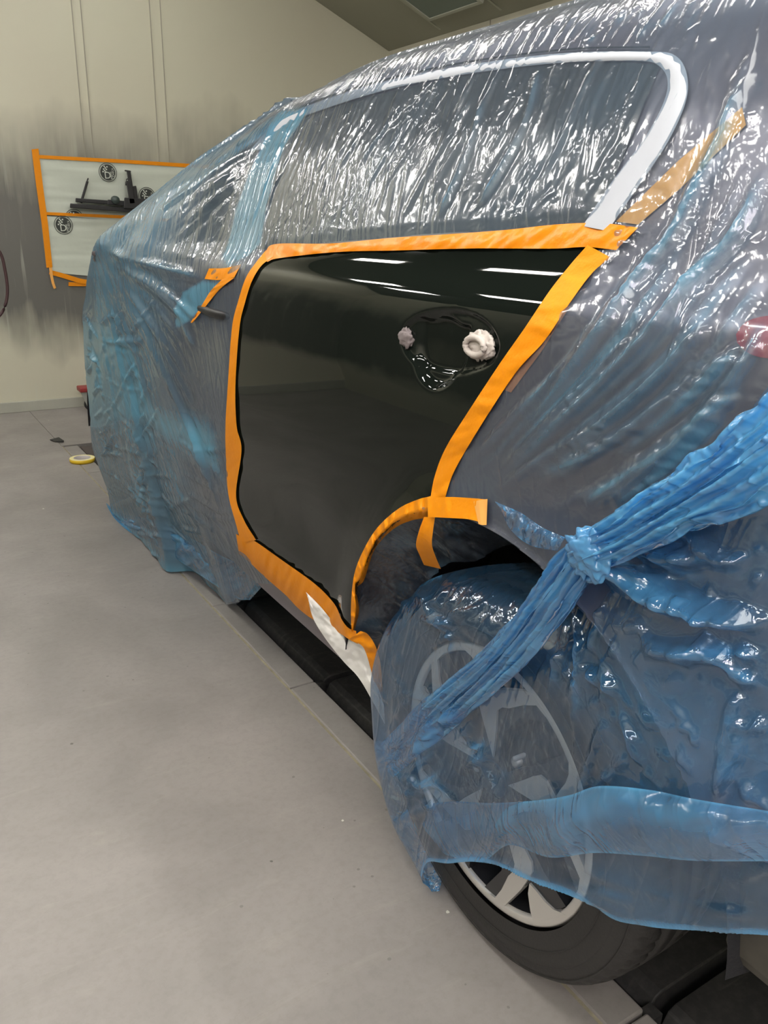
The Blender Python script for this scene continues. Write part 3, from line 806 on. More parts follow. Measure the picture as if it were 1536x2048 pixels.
# wheels
def make_wheel(wy):
    w = empty('car_wheel', (.80, wy, WZ), '', '')
    for k_ in ('label', 'category'):
        if k_ in w: del w[k_]
    w.parent = car; w.matrix_parent_inverse = Matrix.Translation(-car.location)
    def sub(o):
        o.matrix_parent_inverse = Matrix.Translation((-.80, -wy, -WZ)); return o
    nseg = 288
    prof = [(.705, .2225), (.7035, .232), (.701, .245), (.6995, .262), (.700, .272), (.7015, .2735), (.7025, .2745), (.7035, .283), (.707, .291), (.712, .2975), (.719, .3025), (.727, .306), (.737, .3085), (.748, .3098),
            (.756, .3102), (.757, .3035), (.763, .3035), (.764, .3108), (.792, .3112), (.793, .304), (.801, .304), (.802, .3112), (.830, .3110), (.831, .304), (.838, .304), (.839, .310),
            (.862, .3075), (.878, .301), (.888, .290), (.893, .27), (.889, .235), (.885, .2225)]
    def mod(a, x, r):
        if r > .284 and .705 < x < .757:
            q = (a * 72 / (2 * PI) + (x - .72) * 12) % 1
            if q < .20: r -= .0045 * min(1, (x - .705) / .01)
        elif r > .305 and .80 < x:
            q = (a * 60 / (2 * PI) - (x - .80) * 10) % 1
            if q < .14: r -= .003
        return r
    V, Fc = lathe_x(prof, wy, WZ, nseg, mod)
    t = pymesh('tyre', V, Fc, RUBBER, w, True)
    # raised ribs on the sidewall
    for rr in (.292, .250):
        V, Fc = lathe_x([(.7000 if rr < .28 else .7066, rr - .0012), (.6985 if rr < .28 else .7050, rr), (.7000 if rr < .28 else .7066, rr + .0012)], wy, WZ, 120)
        pymesh('sidewall_rib', V, Fc, RUBBER, w, True)
    V, Fc = lathe_x([(.880, .19), (.87, .205), (.74, .200), (.722, .204), (.713, .2065)], wy, WZ, 96)
    rim = pymesh('rim_barrel', V, Fc, DISHM, w, True)
    V, Fc = lathe_x([(.716, .2040), (.7095, .2050), (.7085, .2070), (.7085, .2165), (.7095, .2188), (.713, .2195), (.718, .2225)], wy, WZ, 120)
    pymesh('rim_lip', V, Fc, SILVER, w, True)
    V, Fc = lathe_x([(.775, .203), (.765, .15), (.755, .09), (.740, .07), (.730, .055), (.722, .040), (.7195, .034), (.7190, 0.0)], wy, WZ, 96)
    pymesh('wheel_dish', V, Fc, DISHM, w, True)
    V, Fc = lathe_x([(.7195, .0315), (.7165, .0305), (.7155, .027), (.7150, 0)], wy, WZ, 48)
    cap = pymesh('centre_cap', V, Fc, DISHM, w, True)
    def pol(r, a): return (wy - r * math.cos(math.radians(a)), WZ + r * math.sin(math.radians(a)))
    def face(r):  return .7083 + .009 * (1 - min(1, r / .205)) ** 1.3
    A = [(.040, 2), (.062, -1), (.095, -2.5), (.128, -2), (.140, -6), (.150, -12), (.180, -20), (.203, -25.5), (.2065, -32), (.212, -34), (.212, -22), (.205, -19), (.180, -10), (.165, -2), (.152, 6), (.142, 15), (.130, 18.5), (.110, 18), (.085, 15), (.060, 10)]
    B = [(.156, 7.5), (.170, 3), (.195, .5), (.212, 0), (.212, 24), (.206, 22), (.198, 18), (.185, 14.5), (.168, 11)]
    D1 = [(.03, -12), (.10, -12), (.150, -20), (.204, -34), (.204, -22), (.155, 8), (.204, 2), (.204, 26), (.150, 24), (.10, 26), (.03, 30)]
    for k_ in range(5):
        a0 = 90 + 72 * k_
        for Pp, dep, m_, nm, push in ((A, .012, SILVER, 'spoke_face', 0), (B, .012, SILVER, 'spoke_face', 0), (D1, .035, DISHM, 'spoke', .0035)):
            top = []
            for (r, a) in Pp:
                y_, z_ = pol(r, a + a0); top.append((face(r) + push, y_, z_))
            bot = [(x + dep, y_, z_) for x, y_, z_ in top]
            mb = MB(); mb.prism(top[::-1], bot[::-1])
            mb.build(nm, m_, w)
        y_, z_ = pol(.058, a0 + 36)
        V, Fc = lathe_x([(.742, .009), (.728, .0085), (.726, .004), (.7262, 0)], y_, z_, 12); pymesh('wheel_nut', V, Fc, SILVER, w, True)
    y_, z_ = pol(.070, 57)
    V, Fc = lathe_x([(.75, .004), (.722, .004), (.720, 0)], y_, z_, 10); pymesh('valve', V, Fc, pmat('valve_cap', (.5, .5, .5), .5), w, True)
    rot = Matrix.Rotation(math.radians(57), 4, 'X') @ Matrix.Rotation(-PI / 2, 4, 'Z') @ RX
    text_mesh('lettering', 'KIA', .0185, SILVER, Vector((.7140, wy, WZ)), rot, w, .0008)
    V, Fc = lathe_x([(.80, .0), (.80, .13), (.81, .13), (.81, 0)], wy, WZ, 48); pymesh('brake_disc', V, Fc, pmat('brake_iron', (.10, .095, .09), .4, .7), w, True)
    for o in w.children: sub(o)
    return w
wl = make_wheel(WY)
w2 = wl.copy(); C.objects.link(w2); w2.parent = car; w2.location = (.875, WY2, WZ)
w2.matrix_parent_inverse = Matrix.Translation(-car.location)
for ch in list(wl.children):
    c = ch.copy(); C.objects.link(c); c.parent = w2; c.matrix_parent_inverse = ch.matrix_parent_inverse.copy()
    for g in ch.children:
        d = g.copy(); C.objects.link(d); d.parent = c; d.matrix_parent_inverse = g.matrix_parent_inverse.copy()

# ------------------------------------------------------------------ film over the car
FILM_A = film_mat('blue_film_upper', srgb((95, 185, 222)), srgb((112, 192, 224)), .75, .30, .12, rough=.17, streak=.35, haze=srgb((138, 150, 172)))
FILM_B = film_mat('blue_film_lower', srgb((80, 180, 245)), srgb((110, 195, 252)), 1.0, .40, .05, streak=-.2, haze=srgb((85, 155, 215)))
FILM_C = film_mat('blue_film_gathered', srgb((60, 165, 250)), srgb((115, 205, 255)), .9, .3, .10, streak=.8, haze=srgb((120, 185, 240)), rough=.2, trans=.5)

def normals_of(P):
    a = np.gradient(P, axis=0); b = np.gradient(P, axis=1); n_ = np.cross(a, b)
    L = np.linalg.norm(n_, axis=-1, keepdims=True); n_ = n_ / np.maximum(L, 1e-9)
    s = np.sign(-n_[..., :1] + .3 * n_[..., 2:]); s[s == 0] = 1
    return n_ * s

def apply_folds(P, Nrm, folds, lay, scale=None):
    """folds: (points Kx3, height, width, layers). raises pleats on the flattened grid"""
    sh = P.shape[:-1]; V = P.reshape(-1, 3); D = np.zeros(len(V)); L = lay.reshape(-1).copy()
    for pts, amp, w, ly in folds:
        lo = pts.min(0) - 2.6 * w; hi = pts.max(0) + 2.6 * w
        idx = np.nonzero(((V >= lo) & (V <= hi)).all(1))[0]
        if len(idx) == 0: continue
        Q = V[idx]; dm = np.full(len(idx), 1e9); tm = np.zeros(len(idx)); sm = np.zeros(len(idx)); K = len(pts) - 1
        for i in range(K):
            a = pts[i]; e = pts[i + 1] - a; LL = e @ e + 1e-12; R = Q - a
            t = np.clip(R @ e / LL, 0, 1); dv = R - t[:, None] * e; d = np.linalg.norm(dv, axis=1)
            up = d < dm; dm = np.where(up, d, dm); tm = np.where(up, (i + t) / K, tm)
            side = np.sign(e[1] * dv[:, 2] - e[2] * dv[:, 1]); sm = np.where(up, side, sm)
        fade = np.clip(tm / .12, 0, 1) * np.clip((1 - tm) / .15, 0, 1)
        u = dm / w
        ridge = np.where(sm > 0, np.clip(1 - u * .75, 0, 1) ** 1.3, np.clip(1 - u * 1.25, 0, 1) ** 1.3)
        D[idx] += amp * fade * (ridge - .22 * np.exp(-((u - 1.5) / .5) ** 2))
        if ly > 0:
            wob = .85 + .35 * np.sin(tm * 6 + amp * 9000)
            band = np.where(sm > 0, np.exp(-(u / (.55 * wob)) ** 3), np.exp(-(u / .40) ** 2))
            L[idx] = np.maximum(L[idx], np.clip(ly * fade * band, 0, 1))
    D = np.maximum(D, -.0015).reshape(sh); L = L.reshape(sh)
    def blur(a):
        for ax in (0, 1):
            a = (np.take(a, np.r_[0, :a.shape[ax] - 1], ax) + 2 * a + np.take(a, np.r_[1:a.shape[ax], a.shape[ax] - 1], ax)) / 4
        return a
    D = blur(D); L = blur(L)
    if scale is not None: D = D * scale
    return P + Nrm * D[..., None], L.reshape(sh)

def family(guides, n_, amp, w, ly, tab, t0=(0, .3), t1=(.7, 1.0), wander=7, seed=0, X=None, off=0, cont=None):
    """a fan of pleats between guide lines given in picture points, laid on the surface"""
    rg = np.random.default_rng(seed); G = [curve_px(g, 22) for g in guides]; out = []
    px = []
    for i in range(n_):
        g = (i + rg.uniform(-.45, .45)) / max(1, n_ - 1) * (len(G) - 1); g = min(max(g, 0), len(G) - 1.0001)
        k_ = int(g); f_ = g - k_
        c = G[k_] * (1 - f_) + G[k_ + 1] * f_
        a = rg.uniform(*t0); b_ = rg.uniform(*t1)
        if rg.random() < .18:
            mdd = rg.uniform(a, b_); a, b_ = (a, max(mdd, a + .25)) if rg.random() < .5 else (min(mdd, b_ - .25), b_)
        s = np.linspace(a, b_, 22) * 21
        c = np.stack([np.interp(s, np.arange(22), c[:, j]) for j in (0, 1)], 1)
        ph = rg.uniform(0, 6); c[:, 0] += wander * np.sin(np.linspace(0, rg.uniform(2, 6), 22) + ph) * rg.uniform(.2, 1)
        px.append(c)
    allp = np.vstack(px)
    W = hit(allp, tab, off) if X is None else on_x(allp, X)
    W = W.reshape(n_, 22, 3)
    for i in range(n_):
        k1 = rg.uniform(.45, 1.35)
        out.append((W[i], rg.uniform(*amp) * k1, rg.uniform(*w) * (.6 + .5 * k1), rg.uniform(*ly)))
    return out

def crumple(n_, box, length, amp, w, ly, tab, seed, ang=None, X=None):
    """short random creases inside a picture box"""
    rg = np.random.default_rng(seed); px = []
    for i in range(n_):
        x = rg.uniform(box[0], box[2]); y = rg.uniform(box[1], box[3]); L = rg.uniform(*length)
        a = rg.uniform(0, PI) if ang is None else rg.normal(ang[0], ang[1])
        t = np.linspace(-.5, .5, 5)[:, None]
        c = np.array([x, y]) + t * L * np.array([math.cos(a), math.sin(a)]) + rg.normal(0, L * .05, (5, 2)); px.append(c)
    allp = np.vstack(px); W = (hit(allp, tab) if X is None else on_x(allp, X)).reshape(n_, 5, 3)
    return [(W[i], rg.uniform(*amp), rg.uniform(*w), rg.uniform(*ly)) for i in range(n_)]

def lines(L, amp, w, ly, tab, X=None):
    out = []
    for l in L:
        c = curve_px(l, 18); out.append(((hit(c, tab) if X is None else on_x(c, X)), amp, w, ly))
    return out

# ---- sheet 1: everything above and in front
ya = np.r_[np.arange(.17, 1.1, .0032), np.arange(1.1, 2.1, .0045), np.arange(2.1, 3.87, .008)]
nv, nr = 400, 84
Ht = Htop(ya)
Hm = np.interp(ya, [.17, .7, 1.25, 1.45, 1.60, 1.76, 1.90, 2.2, 2.6, 3.87], [.62, .62, .40, .40, .33, .265, .15, .012, .008, .008])
v = np.linspace(0, 1, nv)
SY = np.repeat(ya[:, None], nv, 1); SH = Hm[:, None] + (Ht - Hm)[:, None] * v[None]
SX = bil(XF, SY, SH)
top = np.stack([SX[:, -1], ya, SH[:, -1]], -1)
u = np.linspace(0, 1, nr + 1)[1:] ** 1.25
cx2 = 1.75
RX_ = top[:, :1] + (cx2 - top[:, :1]) * u[None]
hsx = np.interp(np.where(RX_ > CARX, 2 * CARX - RX_, RX_) - end_round(ya)[:, None] * .5, _xx, _hh)
RH1 = Hden(np.repeat(ya[:, None], nr, 1), np.clip(hsx, 1.437, 1.475)) + .004
RH2 = top[:, 2:] + (Troof(ya)[:, None] + .01 - top[:, 2:]) * np.minimum(1, (RX_ - top[:, :1]) / (CARX - top[:, :1]))
wv = sstep(1.98, 2.15, ya)[:, None]
wj = sstep(0, .06, u)[None]                           # ease in from the side sheet
RHH = RH1 * (1 - wv) + RH2 * wv
RHH = np.maximum(RHH, top[:, 2:] - .0) if False else RHH * wj + (top[:, 2:] + (RHH - top[:, 2:]) * .9) * (1 - wj)
P = np.concatenate([np.stack([SX, SY, SH], -1), np.stack([RX_, np.repeat(ya[:, None], nr, 1), RHH], -1)], 1)
# slack: broad soft undulation
side = np.zeros(P.shape[:2]); side[:, :nv] = 1
Nn = normals_of(P)
pd = polydist(P[..., 1], P[..., 2], DOOR); ind = inpoly(P[..., 1], P[..., 2], DOOR)
near_door = sstep(.006, .032, np.where(ind, 0, pd)) ; near_door = np.where(side > 0, near_door, 1)
fr = sstep(1.9, 2.3, P[..., 1])
und = vnoise(P[..., 1] * 7 + P[..., 2] * 4, P[..., 2] * 3, 5) * .004 * (.4 + 1.6 * fr)
P = P + Nn * (und * near_door + .0004 + .0035 * near_door)[..., None]
lay = .05 + .42 * fr * side
lay += .10 * np.clip(vnoise(P[..., 1] * 9 + P[..., 2] * 6, P[..., 2] * 4, 15), 0, 1)

def layer_patch(poly, val, soft=.02, tab=XF, Xp=None):
    global lay
    q = hit(np.array(poly, float), tab)[:, 1:] if Xp is None else on_x(np.array(poly, float), Xp)[:, 1:]
    i = inpoly(P[..., 1], P[..., 2], q); d = polydist(P[..., 1], P[..., 2], q); s = np.where(i, 1, 0) * sstep(0, soft, d)
    s = s * (side > 0)
    lay = np.maximum(lay, val * s)
# doubled film: door pillar, front door, wing, and the turned up hem along the floor
layer_patch([(575, 213), (520, 300), (470, 420), (440, 520), (455, 545), (500, 520), (530, 490), (545, 400), (580, 290), (640, 205)], .70, .02)
layer_patch([(350, 640), (365, 580), (410, 555), (450, 560), (425, 600), (392, 640), (366, 660), (352, 660)], .75, .012)
layer_patch([(160, 600), (200, 590), (260, 640), (300, 760), (420, 800), (450, 860), (460, 1000), (400, 960), (270, 890), (215, 900), (175, 870), (158, 700)], .85, .12)
layer_patch([(190, 500), (240, 600), (300, 760), (340, 960), (230, 900), (190, 780), (180, 600)], .62, .10)
layer_patch([(195, 480), (400, 345), (560, 225), (560, 250), (400, 375), (210, 500)], .45, .01)
flare = sstep(.12, .0, P[..., 2]) * sstep(1.75, 2.2, P[..., 1]) * side
lay = np.maximum(lay, .75 * flare)
P[..., 0] -= .006 * flare ** 2 * (1 + .6 * vnoise(P[..., 1] * 14, P[..., 2] * 0, 3)) * (P[..., 1] < 3.4)

fam = []
GA = [[(575, 215), (540, 300), (505, 400), (470, 520)], [(700, 150), (640, 260), (590, 370), (560, 485)], [(850, 95), (780, 220), (700, 350), (640, 480)],
      [(1000, 60), (950, 150), (860, 300), (740, 478)], [(1130, 25), (1080, 130), (1000, 290), (930, 465)], [(1310, 5), (1230, 150), (1160, 300), (1070, 450)],
      [(1480, 5), (1400, 150), (1330, 280), (1230, 445)]]
fam += family(GA, 74, (.0025, .006), (.004, .0085), (.10, .55), XF, (0, .35), (.6, 1), 8, 11)
GR = [[(640, 175), (610, 230)], [(800, 110), (740, 200)], [(960, 62), (890, 160)], [(1120, 18), (1060, 120)], [(1290, -8), (1210, 105)], [(1440, -10), (1370, 110)]]
fam += family(GR, 60, (.003, .006), (.005, .009), (.3, .8), XF, (0, .3), (.6, 1), 4, 13)
fam += family([GA[0], GA[1], GA[2]], 34, (.0015, .003), (.003, .005), (.1, .4), XF, (0, .5), (.6, 1), 5, 12)
GB = [[(1420, 190), (1330, 400), (1230, 560), (1100, 760), (930, 960)], [(1536, 240), (1450, 420), (1350, 600), (1200, 760), (960, 985)],
      [(1545, 420), (1460, 560), (1330, 740), (1150, 890), (985, 1000)], [(1545, 600), (1440, 730), (1300, 850), (1130, 970), (1010, 1010)],
      [(1545, 760), (1400, 880), (1280, 975), (1130, 1080)]]
fam += family(GB, 26, (.006, .013), (.007, .012), (.35, .9), XF, (0, .3), (.75, 1), 14, 21)
fam += family(GB, 40, (.0015, .004), (.004, .007), (.0, .35), XF, (0, .6), (.5, 1), 14, 22)
fam += family([[(1545, 0), (1500, 120), (1420, 260)], [(1545, 120), (1500, 300), (1420, 470)]], 14, (.002, .005), (.005, .009), (.1, .5), XF, (0, .4), (.6, 1), 9, 23)
GC = [[(212, 500), (300, 522), (400, 545), (455, 555)], [(215, 508), (330, 600), (400, 690)], [(213, 515), (320, 700), (400, 860), (470, 1075)],
      [(205, 520), (270, 680), (330, 850), (380, 1000), (465, 1110)], [(198, 520), (240, 700), (265, 880), (290, 1010)], [(192, 520), (200, 620), (225, 760), (240, 950)]]
fam += family(GC, 30, (.005, .014), (.008, .018), (.15, .65), XF, (0, .15), (.5, 1), 6, 31)
fam += family([[(425, 660), (415, 800), (440, 1000), (475, 1120)], [(455, 670), (450, 800), (450, 950), (470, 1040)]], 12, (.002, .005), (.005, .009), (.2, .6), XF, (0, .4), (.6, 1), 5, 32)
fam += family([[(300, 430), (400, 360), (520, 290)], [(330, 500), (420, 420), (480, 370)]], 16, (.003, .007), (.007, .014), (.0, .3), XF, (0, .6), (.5, 1), 5, 33)
fam += crumple(70, (170, 640, 300, 1010), (30, 130), (.004, .012), (.007, .014), (.2, .8), XF, 34, (1.5, .6))
fam += crumple(46, (240, 880, 460, 1110), (40, 150), (.004, .010), (.006, .013), (.1, .6), XF, 35, (.9, .6))
fam += crumple(60, (560, 380, 1180, 470), (15, 60), (.0015, .004), (.003, .006), (0, .2), XF, 36, (1.9, .6))
fam += crumple(40, (1230, 440, 1330, 640), (15, 50), (.002, .005), (.003, .007), (0, .1), XF, 37)
fam += crumple(60, (1050, 800, 1500, 1000), (25, 90), (.0015, .0035), (.004, .007), (0, .1), XF, 38, (.25, .5))
fam += crumple(40, (1100, 500, 1536, 900), (60, 220), (.0015, .003), (.0035, .0055), (0, .15), XF, 39, (-.05, .12))
fam += crumple(150, (1150, 330, 1536, 960), (14, 60), (.0015, .004), (.0035, .006), (0, .1), XF, 40)
fam += crumple(60, (1380, 60, 1536, 420), (20, 90), (.002, .004), (.004, .007), (0, .2), XF, 41, (1.9, .4))
fam += lines([[(1500, 120), (1460, 260), (1400, 380), (1350, 480), (1280, 560), (1180, 700), (1060, 860)], [(1536, 330), (1480, 470), (1400, 560), (1330, 640), (1180, 790), (1000, 960)]], .016, .015, .75, XF)
fam += lines([[(1536, 560), (1460, 660), (1360, 780), (1210, 900), (1060, 960)], [(1536, 640), (1470, 770), (1380, 880), (1250, 960)], [(1100, 560), (1060, 700)], [(975, 200), (930, 330), (880, 440)], [(1085, 140), (1050, 260), (960, 420)]], .010, .011, .7, XF)
P, lay = apply_folds(P, Nn, fam, lay, near_door)
ra_ = np.hypot(P[..., 1] - WY, P[..., 2] - WZ); sel = (np.abs(ra_ - ARCH - .006) < .009) & (P[..., 2] < .85) & (side > 0)
for j_, c_ in ((1, WY), (2, WZ)): P[..., j_] = np.where(sel, c_ + (P[..., j_] - c_) * (ARCH + .006) / np.maximum(ra_, .01), P[..., j_])
# which parts of the sheet exist
Cc = (P[:-1, :-1] + P[1:, 1:]) / 2
mk = ~(inpoly(Cc[..., 1], Cc[..., 2], DOOR) & (Cc[..., 0] < 1.0))
rr_ = np.hypot(Cc[..., 1] - WY, Cc[..., 2] - WZ)
mk &= ~((rr_ < ARCH + .0055) & (Cc[..., 2] < .8))
mk &= ~((Cc[..., 1] < 1.77) & (Cc[..., 1] > .95) & (Cc[..., 2] < .60) & (Cc[..., 0] < 1.0) & (np.interp(Cc[..., 1], [1.2, 1.6, 1.77], [.42, .40, .40]) < Cc[..., 2]) & inpoly(Cc[..., 1], Cc[..., 2], DOOR))
mk &= ~((Cc[..., 2] < .39) & (Cc[..., 1] < 1.5))
P = snap(P, mk, [(WY + (ARCH + .003) * math.cos(2 * PI * i / 240), WZ + (ARCH + .003) * math.sin(2 * PI * i / 240)) for i in range(240)], .012)
film = mesh_np('blue_masking_film', P.reshape(-1, 3), grid_faces(*P.shape[:2], mk), FILM_A, None, True, lay)
meta(film, 'large blue translucent film draped over the roof, windows and front of the car', 'plastic film')

# film turned in under the lip of the rear wheel opening
n_, k_ = 220, 40
A_ = np.radians(np.linspace(4, 160, n_)); T_ = np.linspace(0, 1, k_)
AA, TT = np.meshgrid(A_, T_, indexing='ij')
RR = ARCH + .000 - .080 * TT - .02 * TT * vnoise(AA * 3.5, TT * 0 + 2, 44)
IY = WY + RR * np.cos(AA); IH = WZ + RR * np.sin(AA)
IX = Xbody(WY + (ARCH + .006) * np.cos(AA), WZ + (ARCH + .006) * np.sin(AA)) + .012 + .10 * TT ** .8
IX += .010 * TT * vnoise(AA * 11, TT * 2, 45) + .004 * vnoise(AA * 40, TT * 6, 46) * TT
mesh_np('turned_in_flap', np.stack([IX, IY, IH], -1).reshape(-1, 3), grid_faces(n_, k_), FILM_A, film, True,
        (.05 + .35 * np.clip(vnoise(AA * 9, TT * 3, 47), 0, 1)).ravel())

# ---- sheet 2: over the rear wheel and bumper
g3y = np.arange(.12, 1.22, .003); g3h = np.arange(.03, 1.0, .003)
Y3, H3 = np.meshgrid(g3y, g3h, indexing='ij')
def X3(Y, H):
    x = .658 + end_round(Y) * .9
    r = np.hypot(Y - WY, H - WZ); a = np.degrees(np.arctan2(H - WZ, Y - WY))     # 0 = forwards, 90 = up
    w = sstep(125, 85, a) * sstep(-100, -70, a)
    x = x + w * .115 * np.clip((r - .265) / .085, 0, 1.3) ** 2
    return x - .012 * np.exp(-((H - .62) / .12) ** 2) * sstep(.8, .5, Y)
XT3 = X3(GY, GH)
a3 = np.degrees(np.arctan2(H3 - WZ, Y3 - WY)); r3 = np.hypot(Y3 - WY, H3 - WZ)
P3 = np.stack([X3(Y3, H3), Y3, H3], -1)
P3[..., 0] -= .010 * vnoise(Y3 * 5 + 3, H3 * 6, 61) * sstep(1.1, .8, Y3) + .004 * vnoise(Y3 * 14, H3 * 11, 62)
N3 = normals_of(P3); l3 = .07 + .08 * sstep(.60, .40, Y3) + .08 * sstep(.85, 1.0, Y3) + .16 * np.clip(vnoise(Y3 * 8, H3 * 8, 63), 0, 1)
f3 = []
f3 += lines([[(1230, 1050), (1330, 1058), (1390, 1040), (1470, 1005), (1545, 985)], [(1180, 1115), (1280, 1160), (1400, 1195), (1545, 1235)],
             [(1290, 1180), (1340, 1205), (1460, 1222), (1545, 1245)], [(1200, 1110), (1280, 1090), (1330, 1070)]], .030, .017, .8, XT3)
f3 += lines([[(1370, 1085), (1430, 1098), (1475, 1112), (1545, 1082)], [(1250, 1105), (1400, 1112), (1545, 1150)], [(1400, 940), (1480, 935), (1545, 925)], [(1290, 985), (1420, 985), (1545, 965)],
             [(1260, 1312), (1330, 1300), (1420, 1305), (1500, 1345), (1545, 1370)], [(1262, 1235), (1330, 1288), (1425, 1290), (1545, 1302)]], .022, .014, .65, XT3)
f3 += lines([[(1160, 1180), (1168, 1290), (1163, 1400), (1172, 1560)], [(1190, 1280), (1244, 1392), (1285, 1501), (1320, 1560)], [(1277, 1504), (1225, 1550), (1173, 1583)],
             [(1220, 1200), (1200, 1270), (1175, 1330)], [(1484, 1381), (1457, 1480), (1445, 1583)], [(1225, 1440), (1190, 1520), (1165, 1590)], [(1050, 1290), (1065, 1390)], [(1130, 1300), (1110, 1400)],
             [(1536, 1430), (1480, 1500), (1440, 1600)]], .018, .011, .7, XT3)
f3 += lines([[(850, 1215), (900, 1250), (960, 1300)], [(855, 1230), (910, 1272), (965, 1300)], [(965, 1190), (985, 1225), (1000, 1260)]], .009, .006, .35, XT3)
f3 += family([[(1100, 1150), (1000, 1300), (900, 1420), (780, 1500)], [(1120, 1200), (1040, 1340), (960, 1440), (800, 1560)]], 14, (.005, .012), (.007, .012), (.4, .9), XT3, (0, .4), (.6, 1), 10, 71)
f3 += family([[(800, 1640), (900, 1600), (1000, 1520)], [(790, 1500), (860, 1440), (980, 1380)]], 9, (.004, .010), (.006, .011), (.3, .8), XT3, (0, .3), (.6, 1), 8, 72)
f3 += family([[(890, 1725), (1100, 1770), (1300, 1830), (1545, 1885)], [(1180, 1725), (1300, 1770), (1420, 1800), (1545, 1830)]], 9, (.004, .009), (.006, .012), (.3, .8), XT3, (0, .3), (.6, 1), 6, 73)
f3 += crumple(80, (780, 1180, 1100, 1600), (30, 160), (.003, .010), (.005, .010), (.0, .45), XT3, 74)
f3 += crumple(90, (1100, 1130, 1536, 1600), (40, 220), (.004, .014), (.006, .012), (.0, .5), XT3, 75, (1.35, .7))
f3 += crumple(70, (1200, 930, 1536, 1230), (50, 240), (.006, .018), (.007, .014), (.1, .7), XT3, 76, (.05, .35))
f3 += crumple(24, (900, 1720, 1536, 1860), (40, 160), (.002, .005), (.005, .009), (.1, .5), XT3, 77, (.25, .3))
P3, l3 = apply_folds(P3, N3, f3, l3)
m3px = [(765, 1345), (790, 1262), (825, 1192), (870, 1158), (930, 1138), (985, 1143), (1025, 1180), (1040, 1100), (1120, 1070), (1250, 1000), (1400, 905), (1600, 790),
        (1600, 1925), (1536, 1906), (1400, 1872), (1300, 1852), (1230, 1838), (1160, 1792), (1045, 1752), (965, 1724), (920, 1716), (889, 1712), (885, 1788), (868, 1780), (850, 1735), (815, 1690), (795, 1640), (778, 1560), (764, 1440)]
m3x = [.765, .76, .75, .74, .72, .70, .66, .66, .65, .65, .65, .65, .66, .66, .66, .66, .66, .66, .66, .66, .68, .70, .72, .73, .74, .76, .765, .77, .77]
c3 = (P3[:-1, :-1] + P3[1:, 1:]) / 2
poly3 = curve_px(on_x(np.array(m3px, float), np.array(m3x))[:, 1:], 400)
mm3 = inpoly(c3[..., 1], c3[..., 2], poly3)
e3 = polydist(P3[..., 1], P3[..., 2], poly3)
l3 = np.maximum(l3, .75 * sstep(.012, .002, e3) * (P3[..., 2] < .6))
P3 = snap(P3, mm3, poly3, .006)
lower = mesh_np('blue_masking_film', P3.reshape(-1, 3), grid_faces(*Y3.shape, mm3), FILM_B, None, True, l3)
meta(lower, 'crumpled blue translucent film hanging over the rear wheel and rear bumper', 'plastic film')

def rope(name, px, X, width, thick, material, parent, seed, n_=200, k_=72, pleats=9, lay_=.85):
    c = curve_px(px, n_); t = np.linspace(0, 1, n_)
    Xs = np.interp(t, np.linspace(0, 1, len(X)), X); Wd = np.interp(t, np.linspace(0, 1, len(width)), width); Th = np.interp(t, np.linspace(0, 1, len(thick)), thick)
    Cn = on_x(c, Xs); Tn = np.gradient(Cn, axis=0); Tn /= np.linalg.norm(Tn, axis=1)[:, None]
    out_ = np.tile([-1., 0, 0], (n_, 1)); acr = np.cross(Tn, out_); acr /= np.linalg.norm(acr, axis=1)[:, None]; out_ = np.cross(acr, Tn)
    th = np.linspace(0, 2 * PI, k_)
    TH, SS = np.meshgrid(th, t, indexing='xy')
    q = 1 + .10 * np.sin(pleats * TH + 3 * SS + 2 * vnoise(SS * 6, TH * 0 + 3, seed)) * 1.0 + .16 * vnoise(SS * 9, TH * 1.2 + 30, seed + 1)
    e = .0035 * vnoise(SS * 14, TH * 6 + 50, seed + 2) + .002 * vnoise(SS * 50, TH * 9 + 50, seed + 3)
    a_ = np.sin(TH) * Wd[:, None] * q; b_ = np.cos(TH) * Th[:, None] * (1 + .5 * np.sin(pleats * 1.7 * TH + 5 * SS)) + e
    V = Cn[:, None] + acr[:, None] * a_[..., None] + out_[:, None] * b_[..., None]
    L = np.clip(lay_ + .3 * vnoise(SS * 7, TH * 3 + 9, seed + 5), .1, 1)
    return mesh_np(name, V.reshape(-1, 3), grid_faces(n_, k_), material, parent, True, L.ravel())
rope('gathered_fold', [(1610, 850), (1500, 925), (1420, 975), (1330, 1025), (1250, 1070), (1165, 1108)], [.622, .62, .62], [.040, .034, .028, .024, .020], [.016, .016, .014], FILM_C, lower, 81)
rope('gathered_fold', [(1180, 1095), (1140, 1150), (1090, 1215), (1030, 1290), (970, 1350), (900, 1410), (830, 1470), (775, 1520)], [.622, .628, .64, .66, .705], [.020, .026, .026, .024, .026, .032, .030], [.013, .012, .010, .008, .006], FILM_C, lower, 91, lay_=.62)
lump('knot', on_x([(1178, 1108)], .612)[0], (.014, .030, .026), FILM_C, lower, 95, 60)
bpy.data.objects[-1] if False else None

